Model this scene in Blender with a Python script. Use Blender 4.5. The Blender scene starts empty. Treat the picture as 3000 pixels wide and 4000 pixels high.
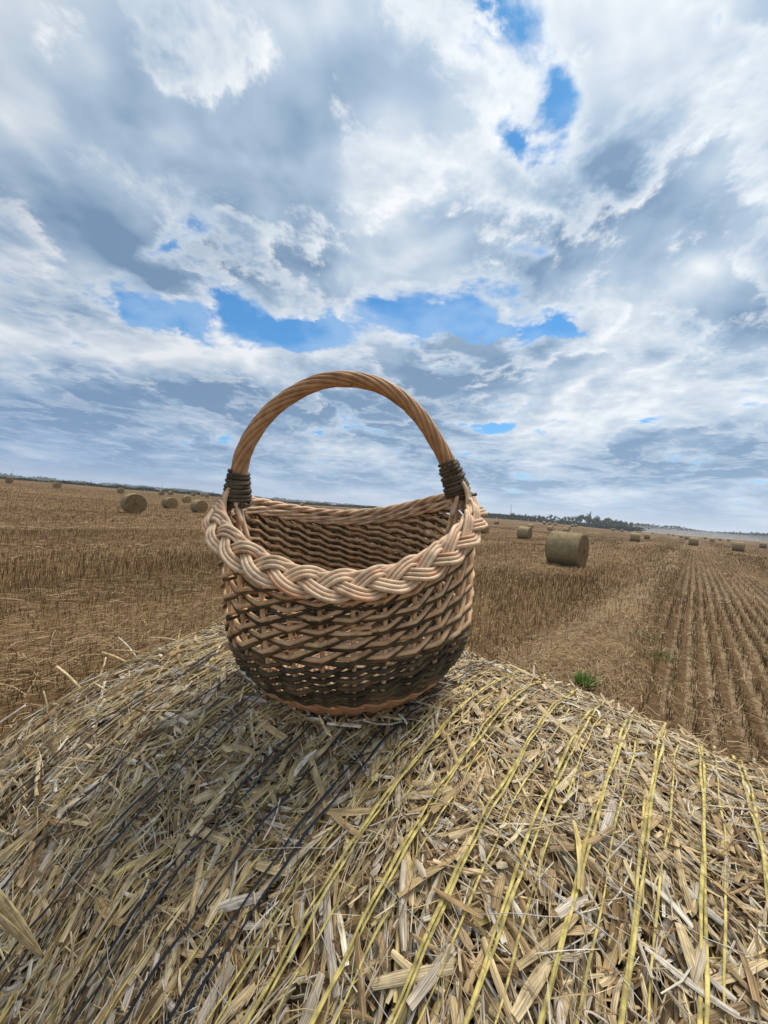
import bpy, math, random
import numpy as np
from mathutils import Matrix, Vector

random.seed(7)
RNG = np.random.default_rng(7)
SC = bpy.context.scene
COL = SC.collection

# ---------------------------------------------------------------- camera
FPX = 1500.0                                   # focal length in pixels of the 3000 x 4000 photograph
ROLL, PITCH = math.radians(4.6), math.radians(-0.6)
BR = 0.66                                      # radius of the round bales
CAM_H = 2 * BR - 0.02 + 0.285
_fw = np.array([0, math.cos(PITCH), math.sin(PITCH)])
_up0 = np.array([0, -math.sin(PITCH), math.cos(PITCH)])
_rt0 = np.array([1.0, 0, 0])
RT = _rt0 * math.cos(ROLL) + _up0 * math.sin(ROLL)
UP = -_rt0 * math.sin(ROLL) + _up0 * math.cos(ROLL)
FW = _fw
CAM = np.array([0, 0, CAM_H])
cd = bpy.data.cameras.new('camera')
cd.sensor_fit = 'HORIZONTAL'
cd.sensor_width = 36.0
cd.lens = 36.0 * FPX / 3000.0
cd.clip_start = 0.02
cd.clip_end = 20000.0
cam = bpy.data.objects.new('camera', cd)
COL.objects.link(cam)
cam.matrix_world = Matrix(((RT[0], UP[0], -FW[0], 0), (RT[1], UP[1], -FW[1], 0), (RT[2], UP[2], -FW[2], CAM_H), (0, 0, 0, 1)))
SC.camera = cam


def ray(x, y):
    return RT * (x - 1500) / FPX + UP * (2000 - y) / FPX + FW


# ---------------------------------------------------------------- sun, sky, exposure
SUN_AZ, SUN_EL = math.radians(50), math.radians(66)      # azimuth from +Y towards +X
SUN = np.array([math.sin(SUN_AZ) * math.cos(SUN_EL), math.cos(SUN_AZ) * math.cos(SUN_EL), math.sin(SUN_EL)])
sd = bpy.data.lights.new('sun', 'SUN')
sd.energy = 3.0
sd.angle = math.radians(30)
sd.color = (1.0, 0.93, 0.83)
so = bpy.data.objects.new('sun', sd)
COL.objects.link(so)
so.rotation_mode = 'QUATERNION'
so.rotation_quaternion = Vector(SUN).to_track_quat('Z', 'Y')
so.location = (20, 20, 40)

SC.view_settings.view_transform = 'Standard'
SC.view_settings.look = 'None'
SC.view_settings.gamma = 1.0
SC.view_settings.use_curve_mapping = False
SC.view_settings.exposure = 0.35
SC.cycles.use_denoising = True
SC.cycles.max_bounces = 5
SC.cycles.diffuse_bounces = 3
SC.cycles.volume_bounces = 1
SC.cycles.transparent_max_bounces = 8

world = bpy.data.worlds.new('World')
SC.world = world
world.use_nodes = True
WT = world.node_tree
WT.nodes.clear()


class NB:
    """small helper to write node trees as expressions"""
    def __init__(self, tree):
        self.t = tree

    def n(self, typ, **kw):
        nd = self.t.nodes.new(typ)
        for k, v in kw.items():
            setattr(nd, k, v)
        return nd

    def put(self, sock, v):
        if isinstance(v, bpy.types.NodeSocket):
            self.t.links.new(v, sock)
        elif v is not None:
            sock.default_value = v

    def m(self, op, a, b=None, c=None, clamp=False):
        nd = self.n('ShaderNodeMath', operation=op, use_clamp=clamp)
        self.put(nd.inputs[0], a)
        if b is not None:
            self.put(nd.inputs[1], b)
        if c is not None:
            self.put(nd.inputs[2], c)
        return nd.outputs[0]

    def v(self, op, a, b=None, s=None):
        nd = self.n('ShaderNodeVectorMath', operation=op)
        self.put(nd.inputs[0], a)
        if b is not None:
            self.put(nd.inputs[1], b)
        if s is not None:
            self.put(nd.inputs['Scale'], s)
        return nd.outputs['Value'] if op in ('DOT_PRODUCT', 'LENGTH', 'DISTANCE') else nd.outputs[0]

    def noise(self, vec, scale, detail=4.0, rough=0.5, dist=0.0, color=False, dim='3D', lac=2.0):
        nd = self.n('ShaderNodeTexNoise', noise_dimensions=dim)
        if vec is not None:
            self.put(nd.inputs['Vector'], vec)
        nd.inputs['Scale'].default_value = scale
        nd.inputs['Detail'].default_value = detail
        nd.inputs['Roughness'].default_value = rough
        nd.inputs['Lacunarity'].default_value = lac
        nd.inputs['Distortion'].default_value = dist
        return nd.outputs['Color'] if color else nd.outputs[0]

    def ss(self, x, lo, hi, tlo=0.0, thi=1.0, kind='SMOOTHSTEP'):
        nd = self.n('ShaderNodeMapRange', interpolation_type=kind)
        self.put(nd.inputs[0], x)
        nd.inputs[1].default_value = lo
        nd.inputs[2].default_value = hi
        nd.inputs[3].default_value = tlo
        nd.inputs[4].default_value = thi
        return nd.outputs[0]

    def mix(self, f, a, b, blend='MIX'):
        nd = self.n('ShaderNodeMix', data_type='RGBA', blend_type=blend)
        self.put(nd.inputs[0], f)
        self.put(nd.inputs[6], a)
        self.put(nd.inputs[7], b)
        return nd.outputs[2]

    def ramp(self, f, stops):
        nd = self.n('ShaderNodeValToRGB')
        e = nd.color_ramp.elements
        while len(e) < len(stops):
            e.new(0.5)
        for el, (p, c) in zip(e, stops):
            el.position = p
            el.color = (*c, 1)
        self.put(nd.inputs[0], f)
        return nd.outputs[0]

    def sep(self, v):
        nd = self.n('ShaderNodeSeparateXYZ')
        self.put(nd.inputs[0], v)
        return nd.outputs

    def comb(self, x, y, z):
        nd = self.n('ShaderNodeCombineXYZ')
        for i, q in enumerate((x, y, z)):
            self.put(nd.inputs[i], q)
        return nd.outputs[0]


def build_sky():
    w = NB(WT)
    out = w.n('ShaderNodeOutputWorld')
    bg = w.n('ShaderNodeBackground')
    bg.inputs['Strength'].default_value = 0.1
    WT.links.new(bg.outputs[0], out.inputs[0])
    sky = w.n('ShaderNodeTexSky', sky_type='NISHITA')
    sky.sun_disc = False
    sky.sun_elevation = SUN_EL
    sky.sun_rotation = SUN_AZ
    sky.altitude = 100.0
    sky.air_density = 1.0
    sky.dust_density = 0.6
    sky.ozone_density = 2.0
    d = w.n('ShaderNodeTexCoord').outputs['Generated']
    dx, dy, dz = w.sep(d)
    dzc = w.m('MAXIMUM', dz, 0.0)
    den = w.m('ADD', dzc, 0.15)
    q = w.comb(w.m('DIVIDE', dx, den), w.m('DIVIDE', dy, den), 3.1)

    def feat(px, py, sx, sy, amp, ang=0.0):
        """a soft patch of the sky around the direction seen at that pixel"""
        c = ray(px, py)
        L = np.linalg.norm(c) * 1500.0
        c = c / np.linalg.norm(c)
        e1 = RT - c * (RT @ c)
        e1 /= np.linalg.norm(e1)
        e2 = np.cross(c, e1)
        ca, sa = math.cos(math.radians(ang)), math.sin(math.radians(ang))
        f1 = e1 * ca + e2 * sa
        f2 = -e1 * sa + e2 * ca
        mp = w.n('ShaderNodeMapping', vector_type='TEXTURE')
        w.put(mp.inputs['Vector'], d)
        mp.inputs['Location'].default_value = tuple(c)
        mp.inputs['Rotation'].default_value = Matrix((f1, f2, c)).transposed().to_euler()
        mp.inputs['Scale'].default_value = (2.3 * sx / L, 2.3 * sy / L, 1.2)
        gr = w.n('ShaderNodeTexGradient', gradient_type='QUADRATIC_SPHERE')
        w.t.links.new(mp.outputs[0], gr.inputs[0])
        return w.m('MULTIPLY', gr.outputs['Fac'], amp * 1.25)

    def total(items):
        s = None
        for it in items:
            g = feat(*it)
            s = g if s is None else w.m('ADD', s, g)
        return s

    D2 = dict(dim='2D')
    warp = w.v('SUBTRACT', w.noise(q, 0.9, 2.0, 0.5, color=True, **D2), (0.5, 0.5, 0.5))
    q2 = w.v('ADD', q, w.v('SCALE', warp, s=0.28))
    NS, ND, NR = 2.6, 7.0, 0.60
    sh = (SUN[0] * 0.16, SUN[1] * 0.16, 0.0)
    n = w.noise(q2, NS, ND, NR, **D2)
    n_a = w.noise(q2, NS, 4.0, 0.5, **D2)
    n_s = w.noise(w.v('ADD', q2, sh), NS, 4.0, 0.5, **D2)
    low = w.noise(w.v('ADD', q2, (SEED_LOW, 1.9, 0.0)), 1.0, 4.0, 0.5, **D2)
    dens = w.m('ADD', w.m('ADD', n, total(HOLES)), w.m('MULTIPLY', w.m('POWER', 2.718, w.m('MULTIPLY', dzc, -7.0)), 0.13))
    mask = w.ss(dens, 0.30, 0.455)
    edge = w.ss(dens, 0.39, 0.58)                    # 0 at a cloud's rim, 1 well inside
    thick = w.m('ADD', w.m('MULTIPLY', w.m('SUBTRACT', low, 0.5), 2.8), total(THICK))
    lit = w.m('MULTIPLY', w.m('SUBTRACT', w.m('MULTIPLY_ADD', n, 0.25, w.m('MULTIPLY', n_a, 0.75)), n_s), 1.3)
    core = w.m('MULTIPLY', w.m('ADD', thick, 0.68), w.m('MULTIPLY_ADD', edge, 0.62, 0.38))
    core = w.m('SUBTRACT', core, lit, clamp=True)
    RAMP = [(0.0, (0.90, 0.905, 0.905)), (0.28, (0.62, 0.68, 0.74)), (0.6, (0.37, 0.475, 0.60)), (1.0, (0.17, 0.27, 0.41))]
    back = w.ramp(core, RAMP)
    # nearer heaps in front of the deck: bright rims, grey bellies
    qf = w.v('ADD', w.v('SCALE', q2, s=1.0), (3.7, 8.2, 0.0))
    m_ = w.noise(qf, 2.6, 8.0, 0.63, **D2)
    m_s = w.noise(w.v('ADD', qf, (SUN[0] * 0.10, SUN[1] * 0.10, 0.0)), 2.6, 5.0, 0.6, **D2)
    md = w.m('ADD', m_, total(HEAPS))
    fmask = w.ss(md, 0.475, 0.60)
    belly = w.ss(md, 0.50, 0.72)
    fcore = w.m('ADD', w.m('MULTIPLY', belly, w.m('MULTIPLY_ADD', thick, 0.8, 0.80)), 0.08)
    fcore = w.m('SUBTRACT', fcore, w.m('MULTIPLY', w.m('SUBTRACT', m_, m_s), 2.0), clamp=True)
    front = w.ramp(fcore, RAMP)
    mask = w.m('MAXIMUM', mask, w.m('MULTIPLY', fmask, w.ss(dens, 0.31, 0.37)))
    ccol = w.mix(w.m('MULTIPLY', fmask, w.m('MULTIPLY_ADD', w.m('POWER', 2.718, w.m('MULTIPLY', dzc, -4.6)), -0.62, 0.92)), back, front)
    # clouds near the sun pass more light
    ca = w.v('DOT_PRODUCT', d, tuple(SUN))
    fwd = w.ss(ca, 0.3, 1.0, 0.80, 1.04, 'LINEAR')
    ccol = w.v('SCALE', ccol, s=w.m('MULTIPLY', fwd, 9.6))
    skyc = w.v('MULTIPLY', sky.outputs[0], SKY_GAIN)
    veil = w.ss(n_s, 0.34, 0.58, 0.0, 0.30)
    skyc = w.mix(veil, skyc, (5.6, 6.7, 7.8, 1))
    c = w.mix(mask, skyc, ccol)
    # far air in front of the low clouds
    haze = w.m('POWER', 2.718, w.m('MULTIPLY', dzc, -4.6))
    side = w.ss(w.v('DOT_PRODUCT', d, (SUN[0] / math.cos(SUN_EL), SUN[1] / math.cos(SUN_EL), 0)), -0.1, 1.0)
    hz = w.mix(w.m('MULTIPLY', haze, 0.50), c, w.mix(side, (1.9, 3.5, 6.2, 1), (3.4, 5.1, 7.3, 1)))
    low_band = w.m('POWER', 2.718, w.m('MULTIPLY', dzc, -30.0))
    hz = w.mix(w.m('MULTIPLY', low_band, 0.8), hz, w.mix(side, (3.1, 4.4, 6.1, 1), (5.9, 6.8, 7.7, 1)))
    WT.links.new(hz, bg.inputs['Color'])
    world.cycles.sampling_method = 'MANUAL'
    world.cycles.sample_map_resolution = 512


SKY_GAIN = (0.36, 0.90, 1.18)
SEED_LOW = 7.3
# openings (negative) and closed parts (positive) of the cloud deck, then its thick (grey) and thin (white) masses, as directions seen from the field
HOLES = [(680, 1225, 300, 100, -0.32, -8), (1260, 1310, 320, 85, -0.32, -8), (1830, 1265, 340, 85, -0.31, 4),
         (2190, 450, 55, 150, -0.18, -28), (2020, 560, 110, 50, -0.17, 25), (2380, 200, 260, 90, 0.16, 30), (640, 970, 190, 45, -0.22, -22), (2810, 80, 50, 80, -0.2, -20),
         (2520, 1410, 90, 60, -0.15, 0), (2120, 985, 90, 25, -0.17, 5),
         (700, 400, 1000, 650, 0.17, 0), (1550, 800, 500, 300, 0.15, 0), (2650, 850, 450, 330, 0.15, 0), (1300, 1480, 900, 90, 0.13, 0)]
THICK = [(2300, 1200, 900, 700, -0.14, 0), (700, 300, 500, 350, 0.16, -30), (300, 1050, 500, 130, -0.2, -8), (450, 350, 520, 260, 0.30, -35), (1250, 420, 330, 200, 0.26, -35), (2500, 800, 380, 160, 0.30, 25), (2900, 1250, 260, 140, 0.34, 0),
         (250, 1630, 900, 110, 0.50, -6), (1100, 1800, 500, 60, 0.25, -4), (2300, 1830, 500, 60, 0.3, 0), (1900, 880, 300, 90, 0.24, 10),
         (1150, 80, 260, 120, -0.3, 0), (2600, 200, 330, 240, -0.16, 25), (1950, 250, 120, 260, -0.25, -20), (2350, 1330, 300, 150, -0.3, 10),
         (1200, 1110, 800, 70, -0.26, -8), (600, 1400, 600, 60, -0.2, -8), (2750, 1050, 200, 80, -0.35, 30)]
HEAPS = [(600, 500, 700, 450, -0.10, 0), (2300, 1300, 700, 400, 0.05, 0), (2600, 250, 300, 300, 0.06, 0)]
build_sky()

# ================================================================ GEOMETRY
AZ = math.radians(39)                          # the rows of the field and the strings of the bales run this way
T = np.array([math.sin(AZ), math.cos(AZ), 0.0])
P = np.array([math.cos(AZ), -math.sin(AZ), 0.0])


# ---------------------------------------------------------------- helpers
def mesh(name, verts, faces, mat=None, smooth=True, attr=None, grain=None):
    """verts (n,3); faces (m,3|4) array or list of arrays"""
    me = bpy.data.meshes.new(name)
    verts = np.asarray(verts, dtype=np.float32).reshape(-1, 3)
    if not isinstance(faces, list):
        faces = [faces]
    faces = [np.asarray(f, dtype=np.int32) for f in faces if len(f)]
    loops = np.concatenate([f.ravel() for f in faces])
    tot = np.concatenate([np.full(len(f), f.shape[1], dtype=np.int32) for f in faces])
    start = np.concatenate([[0], np.cumsum(tot)[:-1]]).astype(np.int32)
    me.vertices.add(len(verts))
    me.vertices.foreach_set('co', verts.ravel())
    me.loops.add(len(loops))
    me.loops.foreach_set('vertex_index', loops)
    me.polygons.add(len(tot))
    me.polygons.foreach_set('loop_start', start)
    me.polygons.foreach_set('loop_total', tot)
    if attr is not None:
        a = me.attributes.new('tint', 'FLOAT', 'POINT')
        a.data.foreach_set('value', np.asarray(attr, dtype=np.float32))
    if grain is not None:
        a = me.attributes.new('grain', 'FLOAT_VECTOR', 'POINT')
        a.data.foreach_set('vector', np.asarray(grain, dtype=np.float32).ravel())
    me.update(calc_edges=True)
    me.validate()
    if smooth:
        me.polygons.foreach_set('use_smooth', np.ones(len(me.polygons), dtype=bool))
    if mat:
        me.materials.append(mat)
    return me


def link(name, data, parent=None, label=None, cat=None, group=None, kind=None):
    o = bpy.data.objects.new(name, data)
    COL.objects.link(o)
    if parent is not None:
        o.parent = parent
    if label:
        o['label'] = label
    if cat:
        o['category'] = cat
    if group:
        o['group'] = group
    if kind:
        o['kind'] = kind
    return o


def tube_arrays(path, rad, sides=7, closed=False, cap=True, flat=1.0, ref=None):
    path = np.asarray(path, float)
    n = len(path)
    rad = np.broadcast_to(np.asarray(rad, float), (n,))
    if closed:
        tan = np.roll(path, -1, 0) - np.roll(path, 1, 0)
    else:
        tan = np.gradient(path, axis=0)
    tan /= np.linalg.norm(tan, axis=1)[:, None] + 1e-12
    if ref is None:
        r0 = np.array([0, 0, 1.0]) if abs(tan[0][2]) < 0.9 else np.array([1.0, 0, 0])
        nrm = np.zeros_like(path)
        u = r0 - tan[0] * (r0 @ tan[0])
        u /= np.linalg.norm(u)
        for i in range(n):
            u = u - tan[i] * (u @ tan[i])
            u /= np.linalg.norm(u) + 1e-12
            nrm[i] = u
    else:
        nrm = ref - tan * np.sum(ref * tan, 1)[:, None]
        nrm /= np.linalg.norm(nrm, axis=1)[:, None] + 1e-12
    bi = np.cross(tan, nrm)
    an = np.arange(sides) / sides * 2 * math.pi
    v = path[:, None, :] + rad[:, None, None] * (nrm[:, None, :] * np.cos(an)[None, :, None] * flat + bi[:, None, :] * np.sin(an)[None, :, None])
    v = v.reshape(-1, 3)
    i = np.arange(n if closed else n - 1)[:, None]
    j = np.arange(sides)[None, :]
    a = i * sides + j
    b = i * sides + (j + 1) % sides
    i2 = (i + 1) % n
    f = np.stack([a, b, i2 * sides + (j + 1) % sides, i2 * sides + j], -1).reshape(-1, 4)
    f = f[:, ::-1]
    tri = []
    if cap and not closed:
        v = np.vstack([v, path[0], path[-1]])
        m = len(v)
        k = np.arange(sides)
        tri = np.vstack([np.stack([np.full(sides, m - 2), k, (k + 1) % sides], -1),
                         np.stack([np.full(sides, m - 1), (n - 1) * sides + (k + 1) % sides, (n - 1) * sides + k], -1)])
    return v, f, tri


def tube(name, path, rad, mat, parent, sides=7, closed=False, flat=1.0, ref=None, **kw):
    v, f, t = tube_arrays(path, rad, sides, closed, True, flat, ref)
    me = mesh(name, v, [f, t] if len(t) else [f], mat)
    return link(name, me, parent, **kw)


class Batch:
    """collects many pieces into one mesh"""
    def __init__(self):
        self.v, self.q, self.t, self.a, self.n = [], [], [], [], 0

    def add(self, v, q=None, t=None, a=0.5):
        v = np.asarray(v, float).reshape(-1, 3)
        self.v.append(v)
        if q is not None and len(q):
            self.q.append(np.asarray(q) + self.n)
        if t is not None and len(t):
            self.t.append(np.asarray(t) + self.n)
        self.a.append(np.full(len(v), a) if np.isscalar(a) else np.asarray(a))
        self.n += len(v)

    def mesh(self, name, mat, smooth=True):
        fs = []
        if self.q:
            fs.append(np.vstack(self.q))
        if self.t:
            fs.append(np.vstack(self.t))
        return mesh(name, np.vstack(self.v), fs, mat, smooth, np.concatenate(self.a))


def box_arrays(x0, x1, y0, y1, z0, z1):
    v = np.array([(x, y, z) for z in (z0, z1) for y in (y0, y1) for x in (x0, x1)], float)
    f = np.array([(0, 2, 3, 1), (4, 5, 7, 6), (0, 1, 5, 4), (2, 6, 7, 3), (0, 4, 6, 2), (1, 3, 7, 5)])
    return v, f


# ---------------------------------------------------------------- materials
def new_mat(name):
    m = bpy.data.materials.new(name)
    m.use_nodes = True
    nt = m.node_tree
    b = nt.nodes['Principled BSDF']
    return m, NB(nt), b


def rod_mat(name, stops, rough=0.55, spec=0.35, mott=0.35, scale=60.0, bump=0.25):
    m, w, b = new_mat(name)
    rnd = w.n('ShaderNodeObjectInfo').outputs['Random']
    oc = w.n('ShaderNodeTexCoord').outputs['Object']
    n1 = w.noise(oc, scale, 5.0, 0.6)
    n2 = w.noise(oc, 18.0, 3.0, 0.5)
    f = w.m('ADD', w.m('MULTIPLY', rnd, 0.85), w.m('MULTIPLY', w.m('SUBTRACT', n2, 0.42), 0.9), clamp=True)
    c = w.ramp(f, stops)
    dark = w.ss(n1, 0.30, 0.62, 1.0 - mott, 1.08)
    c = w.v('SCALE', c, s=dark)
    spots = w.ss(w.noise(oc, 95.0, 2.0, 0.5), 0.70, 0.76)
    c = w.mix(w.m('MULTIPLY', spots, 0.55), c, (0.07, 0.04, 0.02, 1))
    w.put(b.inputs['Base Color'], c)
    b.inputs['Roughness'].default_value = rough
    b.inputs['Specular IOR Level'].default_value = spec
    bp = w.n('ShaderNodeBump')
    bp.inputs['Strength'].default_value = bump
    bp.inputs['Distance'].default_value = 0.0015
    w.put(bp.inputs['Height'], w.m('ADD', w.noise(oc, 240.0, 3.0, 0.6), w.m('MULTIPLY', n1, 1.5)))
    w.put(b.inputs['Normal'], bp.outputs[0])
    return m


M_LIGHT = rod_mat('peeled_willow', [(0.0, (0.56, 0.28, 0.14)), (0.2, (0.66, 0.42, 0.25)), (0.6, (0.74, 0.54, 0.345)), (0.82, (0.68, 0.475, 0.29)), (1.0, (0.60, 0.32, 0.17))])
M_BUFF = rod_mat('buff_willow', [(0.0, (0.42, 0.225, 0.10)), (0.5, (0.53, 0.31, 0.15)), (1.0, (0.47, 0.26, 0.12))], mott=0.3)
M_WEAVE = rod_mat('buff_weaver', [(0.0, (0.54, 0.31, 0.155)), (0.45, (0.72, 0.475, 0.265)), (1.0, (0.63, 0.38, 0.195))], mott=0.35)
M_DARK = rod_mat('bark_willow', [(0.0, (0.045, 0.034, 0.023)), (0.3, (0.095, 0.071, 0.040)), (0.6, (0.110, 0.092, 0.046)), (0.82, (0.155, 0.102, 0.056)), (1.0, (0.23, 0.14, 0.075))], rough=0.7, spec=0.2, mott=0.5)
M_WRAP = rod_mat('wrap_willow', [(0.0, (0.065, 0.050, 0.034)), (0.5, (0.10, 0.078, 0.05)), (1.0, (0.135, 0.105, 0.068))], rough=0.65, spec=0.25, mott=0.45)
M_FOOT = rod_mat('foot_willow', [(0.0, (0.44, 0.20, 0.085)), (0.5, (0.52, 0.27, 0.13)), (1.0, (0.46, 0.23, 0.105))], mott=0.3)


def tint_mat(name, stops, rough=0.75, spec=0.25, noise_scale=0.0, transl=0.0, amount=0.35, grain=False):
    m, w, b = new_mat(name)
    a = w.n('ShaderNodeAttribute', attribute_name='tint').outputs['Fac']
    c = w.ramp(a, stops)
    if noise_scale:
        oc = w.n('ShaderNodeTexCoord').outputs['Object']
        k = w.ss(w.noise(oc, noise_scale, 4.0, 0.6), 0.3, 0.7, 1.0 - amount, 1.0 + amount)
        c = w.v('SCALE', c, s=k)
    if grain:
        gv = w.n('ShaderNodeAttribute', attribute_name='grain').outputs['Vector']
        fib = w.noise(w.v('MULTIPLY', gv, (1300.0, 30.0, 1.0)), 1.0, 2.0, 0.6)
        c = w.v('SCALE', c, s=w.ss(fib, 0.32, 0.66, 0.50, 1.28))
        spot = w.noise(w.v('MULTIPLY', gv, (160.0, 70.0, 1.0)), 1.0, 3.0, 0.6)
        c = w.mix(w.ss(spot, 0.58, 0.74, 0.0, 0.65), c, (0.13, 0.08, 0.035, 1))
        bp = w.n('ShaderNodeBump')
        bp.inputs['Strength'].default_value = 0.6
        bp.inputs['Distance'].default_value = 0.0006
        w.put(bp.inputs['Height'], fib)
        w.put(b.inputs['Normal'], bp.outputs[0])
    w.put(b.inputs['Base Color'], c)
    b.inputs['Roughness'].default_value = rough
    b.inputs['Specular IOR Level'].default_value = spec
    if transl:
        tr = w.n('ShaderNodeBsdfTranslucent')
        w.put(tr.inputs[0], c)
        mx = w.n('ShaderNodeMixShader')
        mx.inputs[0].default_value = transl
        out = w.t.nodes['Material Output']
        w.t.links.new(b.outputs[0], mx.inputs[1])
        w.t.links.new(tr.outputs[0], mx.inputs[2])
        w.t.links.new(mx.outputs[0], out.inputs[0])
    return m


STRAW = [(0.0, (0.14, 0.08, 0.032)), (0.2, (0.28, 0.175, 0.078)), (0.4, (0.43, 0.295, 0.14)), (0.58, (0.60, 0.46, 0.25)), (0.75, (0.54, 0.46, 0.36)), (0.9, (0.70, 0.63, 0.51)), (1.0, (0.62, 0.47, 0.18))]
M_STRAW = tint_mat('straw', STRAW, rough=0.6, spec=0.35, noise_scale=55.0, transl=0.08, amount=0.22, grain=True)
M_STALK = tint_mat('stalk', STRAW, rough=0.55, spec=0.35, noise_scale=140.0, amount=0.3)
M_STUB = tint_mat('stubble', [(0.0, (0.065, 0.038, 0.016)), (0.35, (0.155, 0.095, 0.042)), (0.7, (0.285, 0.185, 0.088)), (1.0, (0.50, 0.37, 0.21))], rough=0.8, transl=0.15)
M_GRASS = tint_mat('green_grass', [(0.0, (0.06, 0.12, 0.02)), (0.6, (0.12, 0.23, 0.04)), (1.0, (0.26, 0.31, 0.09))], rough=0.6, transl=0.25)


def plain_mat(name, col, rough=0.6, spec=0.3, noise=0.0, nscale=200.0):
    m, w, b = new_mat(name)
    if noise:
        oc = w.n('ShaderNodeTexCoord').outputs['Object']
        k = w.ss(w.noise(oc, nscale, 4.0, 0.6), 0.3, 0.7, 1 - noise, 1 + noise)
        w.put(b.inputs['Base Color'], w.v('SCALE', col, s=k))
    else:
        b.inputs['Base Color'].default_value = (*col, 1)
    b.inputs['Roughness'].default_value = rough
    b.inputs['Specular IOR Level'].default_value = spec
    return m


M_YELLOW = plain_mat('yellow_net', (0.50, 0.405, 0.135), 0.65, 0.25, 0.45, 90.0)
M_BLACK = plain_mat('black_net', (0.012, 0.013, 0.018), 0.45, 0.4, 0.3)
M_CLEAR = plain_mat('clear_net', (0.50, 0.49, 0.46), 0.35, 0.5)


# ---------------------------------------------------------------- terrain
# far bales as surveyed: east, north, ground height
BALES = [(-81.1, 82.8, .61), (-123.3, 141.9, 1.28), (-67.8, 79.4, .14), (-62.1, 90.3, -.07), (-16.6, 25.5, -.07), (-64.1, 110.3, .37), (-85.1, 152.8, .6),
         (-69.2, 124.1, -.8), (-24.6, 44.1, -.5), (-36.5, 70.9, -.58), (-19.1, 39.7, -.45), (-70.7, 141.9, .39), (-72.6, 152.8, .89), (-61.3, 132.4, .58),
         (-37.5, 110.3, .07), (-50.2, 152.8, -.89), (-63.0, 248.3, -1.6), (-32.6, 152.8, -.29), (12.3, 47.3, -.67), (39.0, 132.4, -1.27), (15.3, 41.4, -.55),
         (42.4, 110.3, -1.18), (45.4, 104.5, -1.17), (78.1, 180.6, -.79), (75.7, 180.6, -.01), (103.6, 248.3, 1.01), (80.8, 180.6, .64), (45.1, 94.6, -.9),
         (59.8, 124.1, -.72), (88.8, 180.6, -.53), (99.5, 198.6, .07), (7.3, 15.1, -.09), (38.4, 58.4, -.43), (65.1, 94.6, -1.13), (108.1, 180.6, -.66),
         (123.5, 198.6, -1.19), (146.8, 220.7, -1.46), (199.1, 283.8, -1.88), (210.7, 283.7, -2.27), (187.7, 248.3, -1.69), (128.5, 165.5, -1.32),
         (104.8, 132.4, -.85), (50.3, 62.1, -.46), (185.3, 220.7, -1.46), (106.5, 124.1, -.78), (174.4, 198.6, -1.35), (178.8, 198.6, -1.26), (48.5, 52.3, -.48),
         (89.5, 90.3, -.74), (124.7, 331.1, .18), (132.3, 331.1, .12)]
_B = np.array(BALES)
_bth = np.arctan2(_B[:, 0], _B[:, 1])
_blr = np.log(np.hypot(_B[:, 0], _B[:, 1]))


def hgt(x, y):
    x = np.asarray(x, float)
    y = np.asarray(y, float)
    r = np.hypot(x, y) + 1e-6
    th = np.arctan2(x, y)
    lr = np.log(r)
    lrc = np.clip(lr, 0, math.log(330))
    wsum = np.full(x.shape, 0.25)
    s = np.zeros(x.shape)
    for k in range(len(_B)):
        dth = (th - _bth[k] + math.pi) % (2 * math.pi) - math.pi
        wk = np.exp(-(dth / 0.11) ** 2 - ((lrc - _blr[k]) / 0.28) ** 2)
        s += wk * _B[k, 2]
        wsum += wk
    z = s / wsum
    near = np.clip((r - 7) / 7, 0, 1)
    z = z * near * near * (3 - 2 * near)
    far = np.clip((r - 330) / 600, 0, 1)
    z = z * (1 - far) + far * -3.0
    return z


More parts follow.
